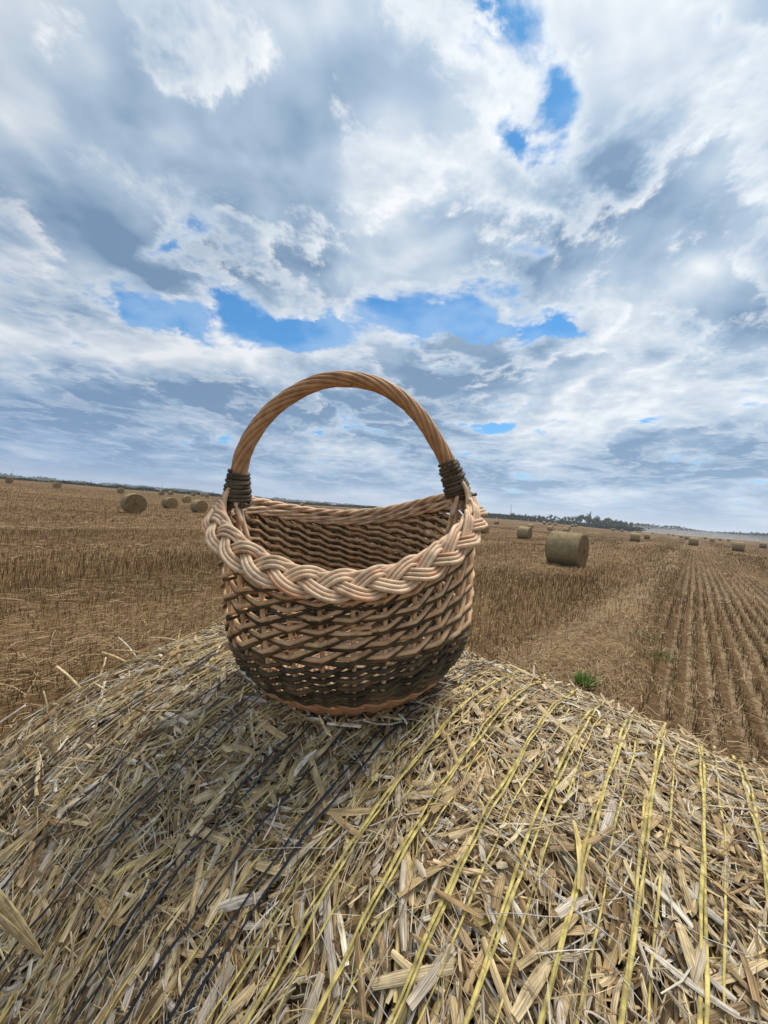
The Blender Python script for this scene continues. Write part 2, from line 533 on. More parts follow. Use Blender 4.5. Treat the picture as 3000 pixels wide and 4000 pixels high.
def ground_mat():
    m, w, b = new_mat('stubble_field')
    oc = w.n('ShaderNodeTexCoord').outputs['Object']
    pc = w.v('DOT_PRODUCT', oc, tuple(P))
    tc = w.v('DOT_PRODUCT', oc, tuple(T))
    # coordinates stretched along the rows
    row = w.comb(pc, w.m('MULTIPLY', tc, 0.06), 0.0)
    swath = w.noise(row, 0.22, 4.0, 0.6)
    streak = w.noise(row, 1.6, 5.0, 0.65)
    fine = w.noise(oc, 14.0, 6.0, 0.7)
    patch = w.noise(oc, 0.12, 4.0, 0.55)
    f = w.m('ADD', w.m('MULTIPLY', swath, 0.75), w.m('MULTIPLY', streak, 0.55))
    f = w.m('ADD', f, w.m('MULTIPLY', w.m('SUBTRACT', fine, 0.5), 0.55))
    f = w.m('ADD', f, w.m('MULTIPLY', w.m('SUBTRACT', patch, 0.5), 0.45))
    c = w.ramp(w.ss(f, 0.38, 0.92, kind='LINEAR'), [(0.0, (0.058, 0.034, 0.015)), (0.35, (0.125, 0.075, 0.033)), (0.65, (0.188, 0.116, 0.053)), (1.0, (0.29, 0.20, 0.105))])
    # bare soil between the rows of the nearby drilled strip
    cyc = w.m('ABSOLUTE', w.m('SUBTRACT', w.m('FRACT', w.m('DIVIDE', w.m('ADD', pc, 0.005), ROW)), 0.5))
    gap = w.m('MULTIPLY', w.ss(cyc, 0.16, 0.33, 1.0, 0.0), w.m('MULTIPLY', w.ss(pc, -0.4, 0.0), w.m('MULTIPLY', w.ss(pc, 1.9, 2.8, 1.0, 0.0), w.ss(tc, 7.0, 30.0, 1.0, 0.25))))
    soil = w.ramp(w.noise(oc, 30.0, 6.0, 0.7), [(0.32, (0.10, 0.066, 0.034)), (0.5, (0.28, 0.195, 0.108)), (0.70, (0.47, 0.355, 0.22))])
    c = w.mix(w.m('MULTIPLY', gap, w.ss(w.noise(oc, 5.0, 5.0, 0.7), 0.36, 0.56)), c, soil)
    # a trail of pale chaff beside the drilled strip
    trail = w.m('MULTIPLY', w.m('MULTIPLY', w.ss(pc, -1.75, -1.2), w.ss(pc, -0.85, -0.4, 1.0, 0.0)), w.ss(w.noise(row, 2.6, 5.0, 0.7), 0.38, 0.60))
    c = w.mix(w.m('MULTIPLY', trail, 0.75), c, w.mix(fine, (0.20, 0.13, 0.065, 1), (0.46, 0.345, 0.20, 1)))
    w.put(b.inputs['Base Color'], c)
    b.inputs['Roughness'].default_value = 0.9
    b.inputs['Specular IOR Level'].default_value = 0.1
    bp = w.n('ShaderNodeBump')
    bp.inputs['Strength'].default_value = 0.8
    bp.inputs['Distance'].default_value = 0.05
    w.put(bp.inputs['Height'], w.m('ADD', fine, w.m('MULTIPLY', streak, 1.2)))
    w.put(b.inputs['Normal'], bp.outputs[0])
    return m


ROW = 0.172


def build_ground():
    nr, na = 150, 240
    rr = np.concatenate([[0.0], np.geomspace(0.4, 2600, nr)])
    an = np.arange(na) / na * 2 * math.pi
    x = rr[:, None] * np.sin(an)[None, :]
    y = rr[:, None] * np.cos(an)[None, :]
    z = hgt(x, y)
    v = np.stack([x, y, z], -1).reshape(-1, 3)
    i = np.arange(nr)[:, None]
    j = np.arange(na)[None, :]
    f = np.stack([i * na + j, (i + 1) * na + j, (i + 1) * na + (j + 1) % na, i * na + (j + 1) % na], -1).reshape(-1, 4)[:, ::-1]
    link('ground', mesh('ground', v, f, ground_mat()), kind='structure')


build_ground()


# ---------------------------------------------------------------- stubble and litter of the field (nobody could count it)
def blades(x, y, z, h, wd, lean, rot, tint, bend=0.0):
    """thin upright stalks: two crossed narrow strips each"""
    n = len(x)
    la = RNG.uniform(0, 2 * math.pi, n)
    lx, ly = np.cos(la) * lean, np.sin(la) * lean
    V, Q, A = [], [], []
    for k in range(2):
        a = rot + k * math.pi / 2
        dx, dy = np.cos(a) * wd / 2, np.sin(a) * wd / 2
        p0 = np.stack([x - dx, y - dy, z - 0.01 * h / h], -1)
        p1 = np.stack([x + dx, y + dy, z - 0.01], -1)
        p2 = np.stack([x + lx * h + dx * .8, y + ly * h + dy * .8, z + h], -1)
        p3 = np.stack([x + lx * h - dx * .8, y + ly * h - dy * .8, z + h], -1)
        V.append(np.stack([p0, p1, p2, p3], 1))
        A.append(np.repeat(tint, 4))
    V = np.concatenate(V).reshape(-1, 3)
    Q = np.arange(len(V)).reshape(-1, 4)
    return V, Q, np.concatenate(A)


def in_bale(x, y, pad=0.0):
    t = x * T[0] + y * T[1] - T_AX
    p = x * P[0] + y * P[1]
    return (np.abs(t) < 0.30 + pad) & (p > -0.86 - pad) & (p < 0.28 + pad)


T_AX = 0.596
Z_AX = BR - 0.02


def lodged(p, t):
    """how much lying straw a spot carries, 0..1"""
    a = 0.5 + 0.5 * np.sin(p * 1.05 + 0.8 * np.sin(t * 0.25) + 0.6)
    b = 0.5 + 0.5 * np.sin(p * 2.7 + t * 0.31 + 1.0)
    return np.clip(a * 0.75 + b * 0.35, 0, 1)


def build_stubble():
    TH = math.radians(52)
    # near rows, stalk by stalk
    R1 = 13.0
    pl = np.arange(-14, 9, ROW)
    P_, T_ = [], []
    for p0 in pl:
        n = int(28 / 0.0125)
        t = np.sort(RNG.uniform(-14, 14, n))
        P_.append(p0 + RNG.normal(0, 0.019 if -.3 < p0 < 2.6 else 0.036, n))
        T_.append(t)
    p, t = np.concatenate(P_), np.concatenate(T_)
    x, y = p * P[0] + t * T[0], p * P[1] + t * T[1]
    r = np.hypot(x, y)
    th = np.arctan2(x, y)
    lod = lodged(p, t)
    keep = (r > 0.7) & (r < R1) & (np.abs(th) < TH) & ~in_bale(x, y, 0.02)
    chaff = np.exp(-((p + 1.05) / 0.55) ** 2) * (t > 3.2) * 0.85
    keep &= RNG.random(len(p)) > np.where((p > -.3) & (p < 2.6), 0.10, 0.3 * lod + chaff)
    keep &= RNG.random(len(p)) > np.clip((r - 6) / 9, 0, .85)
    clump = 0.5 + 0.5 * np.sin(t * 9 + 5 * np.sin(p * 7)) * np.sin(t * 23 + p * 40)
    keep &= RNG.random(len(p)) < 0.35 + 0.65 * clump
    x, y, r, lod, p = x[keep], y[keep], r[keep], lod[keep], p[keep]
    h = RNG.uniform(0.10, 0.19, len(x)) * (1 - 0.35 * lod)
    h = np.where((p > -.3) & (p < 2.6), h * .78, h * .85)
    tint = np.clip(RNG.normal(0.42, 0.27, len(x)), 0, 1)
    a = blades(x, y, hgt(x, y), h, RNG.uniform(0.003, 0.006, len(x)) * np.clip(r / 7, 1, 1.5), np.abs(RNG.normal(0, 0.24, len(x))), RNG.uniform(0, 3.1, len(x)), tint)
    # farther rows, thinning out
    n = 105000
    r = np.exp(RNG.uniform(math.log(6), math.log(170), n))
    th = RNG.uniform(-TH, TH, n)
    x, y = r * np.sin(th), r * np.cos(th)
    p, t = x * P[0] + y * P[1], x * T[0] + y * T[1]
    trk = (p > -.3) & (p < 2.6)
    p = np.where(trk, np.round(p / ROW) * ROW + RNG.normal(0, 0.03, n), p)
    x, y = p * P[0] + t * T[0], p * P[1] + t * T[1]
    lod = lodged(p, t)
    keep = (RNG.random(n) > 0.7 * lod) & (RNG.random(n) < np.clip((r - 5) / 7, 0, 1))
    keep &= ~(trk & (RNG.random(n) < .35))
    x, y, r, lod = x[keep], y[keep], r[keep], lod[keep]
    tint = np.clip(RNG.normal(0, 1, len(x)) * 0.2 * np.clip(18 / r, .35, 1) + 0.47 + 0.16 * lod, 0, 1)
    b = blades(x, y, hgt(x, y), RNG.uniform(0.06, 0.14, len(x)), 0.0055 * (r / 9.0), np.abs(RNG.normal(0, 0.18, len(x))), RNG.uniform(0, 3.1, len(x)), tint)
    V = np.vstack([a[0], b[0]])
    Q = np.vstack([a[1], b[1] + len(a[0])])
    link('stubble', mesh('stubble', V, Q, M_STUB, False, np.concatenate([a[2], b[2]])), label='short dry brown cereal stubble standing in rows across the field', cat='stubble', kind='stuff')
    # lying straw
    n = 90000
    r = np.exp(RNG.uniform(math.log(1.6), math.log(30), n))
    th = RNG.uniform(-TH, TH, n)
    x, y = r * np.sin(th), r * np.cos(th)
    p, t = x * P[0] + y * P[1], x * T[0] + y * T[1]
    prob = np.clip(lodged(p, t) * 1.1 - 0.12, 0.06, 1)
    chaff = np.exp(-((p + 1.05) / 0.6) ** 2) * (t > 3.0)
    prob = np.clip(prob + chaff, 0, 1)
    prob = np.where((p > -.3) & (p < 2.6), 0.26, prob)
    keep = (RNG.random(n) < prob) & ~in_bale(x, y, .1)
    x, y, r, ch = x[keep], y[keep], r[keep], chaff[keep]
    n = len(x)
    L = RNG.uniform(0.06, 0.26, n) * np.clip(r / 9, 1, 2.2)
    wd = RNG.uniform(0.003, 0.0065, n) * np.clip(r / 6, 1, 4)
    al = RNG.normal(math.pi / 2 - AZ, 0.75, n)
    z = hgt(x, y) + np.abs(RNG.normal(0, 0.035, n)) * (1 - .6 * ch) + 0.008
    sl = RNG.normal(0, 0.16, n)
    d = np.stack([np.cos(al), np.sin(al), sl], -1)
    s = np.stack([-np.sin(al), np.cos(al), RNG.normal(0, 0.3, n)], -1)
    c = np.stack([x, y, z], -1)
    mid = c + np.stack([RNG.normal(0, .01, n), RNG.normal(0, .01, n), RNG.uniform(0, .015, n)], -1)
    e0, e1 = c - d * L[:, None] / 2, c + d * L[:, None] / 2
    hw = s * wd[:, None] / 2
    V = np.stack([e0 - hw, e0 + hw, mid - hw, mid + hw, e1 - hw, e1 + hw], 1).reshape(-1, 3)
    V[:, 2] = np.maximum(V[:, 2], hgt(V[:, 0], V[:, 1]) + 0.004)
    k = np.arange(n)[:, None] * 6
    Q = np.vstack([k + np.array([0, 1, 3, 2]), k + np.array([2, 3, 5, 4])])
    tint = np.repeat(np.clip(RNG.normal(0.68, 0.2, n), 0, 1), 6)
    link('loose_straw', mesh('loose_straw', V, Q, M_STUB, False, tint), label='pale broken straw lying in drifts between the stubble rows', cat='straw', kind='stuff')


build_stubble()

# ---------------------------------------------------------------- the foreground bale
BP0, BP1 = -0.90, 0.31
bale_loc = T * T_AX
bale = link('straw_bale', None, label='big round straw bale in the foreground carrying the wicker basket', cat='bale')
bale.matrix_world = Matrix(((P[0], T[0], 0, bale_loc[0]), (P[1], T[1], 0, bale_loc[1]), (0, 0, 1, 0.0), (0, 0, 0, 1)))


def smooth_noise(u, v, seed):
    g = np.random.default_rng(seed)
    s = 0
    for k in range(7):
        fu, fv = g.normal(0, 5.0, 2)
        s = s + np.sin(u * fu * 2 + v * fv * 2 + g.uniform(0, 6.3)) / 7
    return s


def surf(p, ang, h):
    """bale coordinates: along the axis, angle from the top, height over the skin -> local xyz"""
    p, ang, h = np.broadcast_arrays(np.asarray(p, float), np.asarray(ang, float), np.asarray(h, float))
    k = np.clip((-ang - 0.20) / 0.75, 0, 1)
    sh = 0.17 * k * k * (3 - 2 * k) * np.clip((-0.55 - p) / 0.35, 0, 1.2)
    e = np.maximum(np.maximum(BP0 + 0.09 - p, p - (BP1 - 0.09)), 0) / 0.09
    e = np.minimum(e, 1.6)
    r = BR + h - 0.055 * e ** 2 + 0.010 * smooth_noise(p, ang * BR, 3) - 0.11 * np.clip(p + 0.17, 0, .5)
    return np.stack([p - sh, r * np.sin(ang), Z_AX + r * np.cos(ang)], -1)


def build_bale_core():
    ps = np.linspace(BP0 + .005, BP1 - .005, 60)
    an = np.linspace(-math.pi, math.pi, 121)[:-1]
    v = surf(ps[:, None], an[None, :], -0.022).reshape(-1, 3)
    na, npz = len(an), len(ps)
    i = np.arange(npz - 1)[:, None]
    j = np.arange(na)[None, :]
    f = np.stack([i * na + j, i * na + (j + 1) % na, (i + 1) * na + (j + 1) % na, (i + 1) * na + j], -1).reshape(-1, 4)
    m, w, b = new_mat('packed_straw')
    oc = w.n('ShaderNodeTexCoord').outputs['Object']
    sx = w.v('MULTIPLY', oc, (1.0, 0.25, 0.25))
    n1 = w.noise(sx, 160.0, 6.0, 0.7)
    n2 = w.noise(oc, 45.0, 4.0, 0.6)
    c = w.ramp(w.m('MULTIPLY_ADD', n2, 0.5, w.m('MULTIPLY', n1, 0.5)), [(0.3, (0.05, 0.03, 0.014)), (0.55, (0.16, 0.105, 0.05)), (0.75, (0.28, 0.20, 0.10))])
    w.put(b.inputs['Base Color'], c)
    b.inputs['Roughness'].default_value = 0.9
    bp = w.n('ShaderNodeBump')
    bp.inputs['Distance'].default_value = 0.01
    w.put(bp.inputs['Height'], n1)
    w.put(b.inputs['Normal'], bp.outputs[0])
    link('packed_core', mesh('packed_core', v, f, m), bale)
    for k, nm in ((0, 'end_face'), (npz - 1, 'end_face')):
        rings = [1.0, .8, .6, .4, .2, .03]
        ring0 = v.reshape(npz, na, 3)[k]
        c0 = np.array([ring0[0, 0], 0, Z_AX])
        vv = np.concatenate([c0 + (ring0 - c0) * s + np.array([(-1 if k == 0 else 1) * 0.02 * (1 - s), 0, 0]) + RNG.normal(0, .006, ring0.shape) * (s < 1) for s in rings])
        i = np.arange(len(rings) - 1)[:, None]
        ff = np.stack([i * na + j, (i + 1) * na + j, (i + 1) * na + (j + 1) % na, i * na + (j + 1) % na], -1).reshape(-1, 4)
        if k:
            ff = ff[:, ::-1]
        link(nm, mesh(nm, vv, ff, m), bale)


build_bale_core()


def straw_strips(p, ang, h, al, L, wd, tilt, bend, side, crown, rollv):
    """curved strips lying on the bale skin; returns (n,12,3) vertices in bale space. al: angle from the string direction"""
    n = len(p)
    S = np.array([-0.5, -0.17, 0.17, 0.5])
    s = S[None, :] * L[:, None]
    ca, sa = np.cos(al)[:, None], np.sin(al)[:, None]
    off = side[:, None] * (S[None, :] ** 2 - .1) * L[:, None]
    du_p = s * sa + off * ca
    du_t = s * ca - off * sa
    hh = h[:, None] + tilt[:, None] * s + bend[:, None] * (S[None, :] ** 2) * L[:, None]
    taper = np.array([0.75, 1.0, 1.0, 0.7])[None, :]
    V = []
    for c, up in ((-1, 0.0), (0, 1.0), (1, 0.0)):
        o = c * wd[:, None] / 2 * taper
        pp = p[:, None] + du_p + o * ca
        tt = ang[:, None] + (du_t - o * sa) / BR
        V.append(surf(pp, tt, hh + up * crown[:, None] * wd[:, None] + c * rollv[:, None] * wd[:, None] / 2))
    V = np.stack(V, 2).reshape(n, 12, 3)             # station-major, 3 across
    gr = np.zeros((n, 4, 3, 3))
    gr[..., 0] = np.array([-.5, 0, .5])[None, None, :] * wd[:, None, None]
    gr[..., 1] = s[:, :, None]
    gr[..., 2] = (np.arange(n) * 7.31 % 977)[:, None, None]
    return np.concatenate([V, gr.reshape(n, 12, 3)], 2)


STRIP_Q = np.array([(3 * i + c, 3 * i + c + 1, 3 * i + c + 4, 3 * i + c + 3) for i in range(3) for c in range(2)])


def straw_field(n, p_rng, a_rng, hmu, hsd, Lr, wr, tilt=0.09):
    p = RNG.uniform(*p_rng, n)
    a = np.radians(RNG.uniform(*a_rng, n))
    left = np.clip((-0.3 - p) / 0.4, 0, 1)              # partly combed along the strings on the left, jumbled on the right
    # flakes: neighbouring pieces share a direction
    flake = 1.9 * smooth_noise(p * 2.2, a * BR * 2.2, 17) + 0.9 * smooth_noise(p * 5, a * BR * 5, 18)
    pick = RNG.random(n)
    al = np.where(pick < 0.10 + 0.20 * left, RNG.normal(0, 0.30, n), np.where(pick < 0.72, flake * 1.6 + RNG.normal(0, 0.45, n), RNG.uniform(-math.pi / 2, math.pi / 2, n)))
    L = Lr[0] + (Lr[1] - Lr[0]) * RNG.random(n) ** 1.7
    L = L * (1 + .25 * left * (np.abs(al) < .6))
    wd = wr[0] + (wr[1] - wr[0]) * RNG.random(n) ** 2.4
    h = RNG.normal(hmu, hsd, n)
    crown = np.where(RNG.random(n) < 0.5, RNG.uniform(0.03, 0.15, n), RNG.uniform(0.3, 0.5, n))
    return straw_strips(p, a, h, al, L, wd, RNG.normal(0, tilt, n), RNG.normal(0.0, 0.12, n), RNG.normal(0, 0.18, n), crown, RNG.normal(0, 0.4, n))


def tints(n):
    return np.where(RNG.random(n) < 0.15, RNG.uniform(0.85, 1.0, n), np.clip(RNG.normal(0.45, 0.28, n), 0, 1))


def build_bale_straw():
    parts = [straw_field(13000, (BP0 - .02, BP1), (-78, 42), -0.015, 0.005, (0.03, 0.10), (0.003, 0.010)),
             straw_field(19000, (BP0 - .02, BP1), (-70, 40), -0.008, 0.005, (0.014, 0.075), (0.002, 0.0085)),
             straw_field(14500, (BP0 - .02, BP1), (-64, 38), -0.001, 0.003, (0.010, 0.060), (0.0015, 0.0075), .11),
             straw_field(14000, (BP0, BP1), (-60, 38), 0.003, 0.003, (0.02, 0.07), (0.0006, 0.0016), .08),
             straw_field(6000, (BP0, BP1), (42, 282), -0.006, 0.006, (0.06, 0.2), (0.006, 0.014))]
    # fringe over the left end
    n = 1700
    p = BP0 + np.abs(RNG.normal(0, 0.03, n)) - 0.03
    a = np.radians(RNG.uniform(-75, 35, n))
    parts.append(straw_strips(p, a, RNG.normal(0.0, .010, n), np.where(RNG.random(n) < .6, RNG.normal(0.15, .35, n), RNG.uniform(-1.5, 1.5, n)), RNG.uniform(.04, .18, n), RNG.uniform(.0012, .005, n),
                              RNG.normal(0, .15, n), RNG.normal(0, .2, n), RNG.normal(0, .25, n), RNG.uniform(.1, .4, n), RNG.normal(0, .4, n)))
    # straw pressed up around the foot of the basket
    n = 260
    fa = RNG.uniform(0, 2 * math.pi, n)
    fr = RNG.uniform(.118, .150, n)
    parts.append(straw_strips(-.437 + fr * np.cos(fa), math.radians(-9.07) + .86 * fr * np.sin(fa) / BR, RNG.uniform(.003, .014, n), RNG.uniform(-1.57, 1.57, n), RNG.uniform(.02, .06, n), RNG.uniform(.001, .0045, n),
                              RNG.normal(0, .28, n), RNG.normal(0, .2, n), RNG.normal(0, .2, n), RNG.uniform(.1, .4, n), RNG.normal(0, .4, n)))
    # a bristling rim along the far skyline
    n = 1300
    parts.append(straw_strips(RNG.uniform(BP0, BP1, n), np.radians(RNG.normal(18, 6, n)), RNG.normal(0.005, .005, n), RNG.uniform(-1.57, 1.57, n), RNG.uniform(.015, .055, n), RNG.uniform(.001, .005, n),
                              RNG.normal(0, .32, n), RNG.normal(0, .3, n), RNG.normal(0, .3, n), RNG.uniform(.1, .4, n), RNG.normal(0, .4, n)))
    V = np.concatenate(parts)
    n = len(V)
    Q = (np.arange(n)[:, None, None] * 12 + STRIP_Q[None]).reshape(-1, 4)
    link('straw_cover', mesh('straw_cover', V[:, :, :3].reshape(-1, 3), Q, M_STRAW, False, np.repeat(tints(n), 12), V[:, :, 3:].reshape(-1, 3)), bale, kind='stuff')
    # the large pieces one can pick out, each its own
    k = 290
    p = RNG.uniform(-0.72, 0.14, k)
    a = np.radians(RNG.uniform(-52, 14, k))
    al = np.where(RNG.random(k) < 0.3, RNG.normal(0, 0.4, k), RNG.uniform(-1.57, 1.57, k))
    L = RNG.uniform(0.022, 0.075, k)
    wd = np.minimum(RNG.uniform(0.005, 0.0105, k), L * .28)
    V = straw_strips(p, a, RNG.uniform(0.002, 0.006, k), al, L, wd, RNG.normal(0, .07, k), RNG.normal(0, .08, k), RNG.normal(0, .10, k), RNG.uniform(.1, .35, k), RNG.normal(0, .3, k))
    tn = np.clip(RNG.normal(.5, .15, k), .2, .85)
    for i in range(k):
        link('straw', mesh('straw', V[i, :, :3], STRIP_Q, M_STRAW, False, np.full(12, tn[i]), V[i, :, 3:]), bale)


build_bale_straw()


# net wrap of the bale: each strand a part
def strand(name, p0, mat, wd, h, seed, a0=-100, a1=75, wob=0.0010):
    g = np.random.default_rng(seed)
    a = np.radians(np.linspace(a0, a1, 130))
    w1, w2, w3 = g.uniform(0, 6.3, 3)
    pw = p0 + wob * (np.sin(a * 5 + w1) + .6 * np.sin(a * 17.3 + w2) + .25 * np.sin(a * 39.7 + w3 * 2))
    hh = h + 0.0016 * np.sin(a * 31 + w2) + 0.0014 * np.sin(a * 67 + w1)
    path = surf(pw, a, hh)
    ref = np.stack([np.zeros_like(a), np.sin(a), np.cos(a)], -1)
    tube(name, path, wd / 2 * (1 + .25 * np.sin(a * 29 + w3)), mat, bale, sides=6, flat=0.22, ref=ref)


def build_net():
    s = 11
    for p0 in (-.249, -.203, -.150, -.105, -.060, -.016, .029, .073, .118, .163, .21, .255):
        for dp, wd in ((-0.0017, .0032), (0.0019, .0028), (0.017 + random.uniform(-.003, .003), .0020)):
            s += 1
            strand('yellow_net_strand', p0 + dp, M_YELLOW, wd, 0.0078 if wd > .0025 else .0060, s, wob=.0014 if wd > .0025 else .002)
    for p0 in (-.300, -.313, -.352, -.398, -.412, -.515, -.532, -.605, -.690, -.705):
        s += 1
        strand('black_net_strand', p0, M_BLACK, .0034, 0.0105, s)
    for p0 in (-.275, -.283, -.33, -.372, -.435, -.49, -.555, -.562, -.635, -.73, -.745, -.84):
        s += 1
        strand('yellow_net_strand', p0, M_YELLOW, .0018, 0.0068, s)
    b = Batch()
    for k in range(150):
        p0 = random.uniform(-.22, .28) if random.random() < .8 else random.uniform(-.6, -.2)
        a0 = math.radians(random.uniform(-50, 18))
        dp = random.choice((.045, .06, .09))
        da = random.uniform(-.03, .03) if random.random() < .6 else random.uniform(-.1, .1)
        u = np.linspace(0, 1, 6)
        path = surf(p0 + dp * u, a0 + da * u, .010 + .002 * np.sin(u * 7 + k))
        v, f, t = tube_arrays(path, .00038, 3)
        b.add(v, f, t)
    link('net_thread', b.mesh('net_thread', M_CLEAR), bale, kind='stuff')


build_net()


def build_stalks():
    """single stalks that stand out of the bale, in bale space"""
    S = [((-0.8972, -0.3735, 1.1842), (-0.942, -0.4091, 1.2302), .0036), ((-0.8843, -0.3075, 1.224), (-0.9284, -0.343, 1.2425), .0038),
         ((-0.8841, -0.2829, 1.2363), (-0.9397, -0.3279, 1.237), .0022), ((-0.8885, -0.2847, 1.2354), (-0.9268, -0.3152, 1.2821), .0018),
         ((-0.8726, -0.2271, 1.2597), (-0.9229, -0.2678, 1.2612), .0018), ((-0.8762, -0.2557, 1.2484), (-0.8461, -0.2306, 1.3064), .0014),
         ((-0.1953, 0.1438, 1.2842), (-0.2049, 0.111, 1.3381), .0032), ((-0.8602, -0.4159, 1.1525), (-0.8711, -0.424, 1.2064), .0022),
         ((-0.93, -0.4658, 1.1076), (-0.895, -0.4163, 1.1573), .0026), ((-0.4375, -0.4771, 1.086), (-0.4445, -0.4816, 1.1901), .0012),
         ((-0.7894, -0.3512, 1.1988), (-0.8118, -0.3691, 1.2204), .0024), ((-.895, -.20, 1.24), (-.96, -.16, 1.262), .002), ((-.89, -.33, 1.20), (-.96, -.30, 1.215), .0024)]
    for i, (a, b, r) in enumerate(S):
        a, b = np.array(a), np.array(b)
        b = a + (b - a) * (.62 if i != 6 else .85)
        a = a - (b - a) * 0.45
        a[0] -= 0.10 * max(0.0, -a[1] - .2) / .3 if a[0] < -.7 else 0
        b[0] -= 0.10 * max(0.0, -a[1] - .2) / .3 if b[0] < -.7 else 0
        r = r * .8
        u = np.linspace(0, 1, 8)[:, None]
        path = a + (b - a) * u + np.array([0.002, 0.001, 0.002]) * np.sin(u * math.pi)
        v, f, t = tube_arrays(path, np.linspace(r, r * .85, 8), 7)
        link('stalk', mesh('stalk', v, [f, t], M_STALK, True, np.full(len(v), (.58, .45, .5, .9, .62)[i % 5])), bale)
    # a split dry husk pushing into the picture at the lower left
    for i, (a, b, wd) in enumerate((((-0.4983, -0.4869, 1.0855), (-0.4865, -0.541, 1.222), .0085), ((-0.4983, -0.4869, 1.0835), (-0.4805, -0.535, 1.190), .0055))):
        a, b = np.array(a), np.array(b)
        u = np.linspace(0, 1, 18)
        path = a + (b - a) * u[:, None]
        r = wd * (0.12 + 0.88 * np.sin(u ** .9 * math.pi * .85)) * .5
        v, f, t = tube_arrays(path, r, 14, flat=.7)
        k = np.concatenate([np.tile(np.arange(14), 18), [0, 0]])
        st = np.concatenate([np.repeat(u, 14), [0, 1]])
        fold = np.where(k % 7 < 2, .72, 1.0)[:, None]
        cen = np.concatenate([np.repeat(path, 14, 0), path[:1], path[-1:]])
        v = cen + (v - cen) * fold
        gr = np.stack([k * .0013, st * .15, np.full(len(k), 33.3 + i)], -1)
        link('husk', mesh('husk', v, [f, t], M_STRAW, True, np.full(len(v), .97 if i == 0 else .6), gr), bale)


build_stalks()

# ---------------------------------------------------------------- the basket
BK = dict(p0=-.4372, ang=-9.07, lx=5.15, lf=8.25, yaw=5.05, a=.1964, b=.1558, hb=.2365, he=.0600, hd=.0165)


def basket_frame():
    an = math.radians(BK['ang'])
    O = P * BK['p0'] + T * (T_AX + BR * math.sin(an)) + np.array([0, 0, Z_AX + BR * math.cos(an)])
    u = np.array([-math.sin(math.radians(BK['lx'])), -math.sin(math.radians(BK['lf'])), 1.0])
    u /= np.linalg.norm(u)
    yw = math.radians(BK['yaw'])
    x = np.array([math.cos(yw), math.sin(yw), 0])
    x -= u * (x @ u)
    x /= np.linalg.norm(x)
    return O + u * 0.006, x, np.cross(u, x), u


bo, bx, by, bu = basket_frame()
basket = link('wicker_basket', None, label='round wicker basket of light and dark willow with arched handle on straw bale', cat='basket')
basket.matrix_world = Matrix(((bx[0], by[0], bu[0], bo[0]), (bx[1], by[1], bu[1], bo[1]), (bx[2], by[2], bu[2], bo[2]), (0, 0, 0, 1)))
KB = BK['b'] / BK['a']
_PZ = np.array([-.02, 0, .012, .03, .055, .08, .11, .16, .22, .34])
_PA = np.array([.114, .124, .137, .158, .179, .1885, .1935, .1955, .196, .196])
# smooth profile
_zz = np.linspace(-.02, .34, 361)
_aa = np.interp(_zz, _PZ, _PA)
_aa = np.convolve(np.pad(_aa, 10, mode='edge'), np.ones(21) / 21, 'valid')


def rim_z(th):
    return BK['hb'] + BK['he'] * np.cos(th) ** 2 + BK['hd'] * np.sin(th)


def bpt(th, z, off=0.0):
    th, z, off = np.broadcast_arrays(np.asarray(th, float), np.asarray(z, float), np.asarray(off, float))
    a = np.interp(z, _zz, _aa)
    b = a * KB
    nx, ny = np.cos(th) / a, np.sin(th) / b
    k = 1 / np.hypot(nx, ny)
    return np.stack([a * np.cos(th) + off * nx * k, b * np.sin(th) + off * ny * k, z], -1)


NST = 27
_t = np.linspace(0, 2 * math.pi, 2001)
_e = bpt(_t, .15)
_arc = np.concatenate([[0], np.cumsum(np.linalg.norm(np.diff(_e, axis=0), axis=1))])
STK_TH = np.interp((np.arange(NST) + .35) / NST * _arc[-1], _arc, _t)


def th_of(j):
    """continuous stake index -> angle"""
    idx = np.arange(-NST, 4 * NST)
    tt = STK_TH[idx % NST] + 2 * math.pi * np.floor(idx / NST)
    return np.interp(j, idx, tt)


def jit(n, sd, seed, k=5):
    g = np.random.default_rng(seed)
    u = np.linspace(0, 1, n)
    s = np.zeros(n)
    for i in range(k):
        s += np.sin(u * g.uniform(3, 40) + g.uniform(0, 6.3)) / k
    return s * sd


Z_MID = 0.112
ROWS_UP = 5
ROWS_LO = 6


def kink(jf):
    """outside a stake, inside the next, bending sharply at each"""
    tri = 1 - 2 * np.abs((jf + 1) % 2 - 1)
    return np.clip(tri * 1.12, -1, 1)


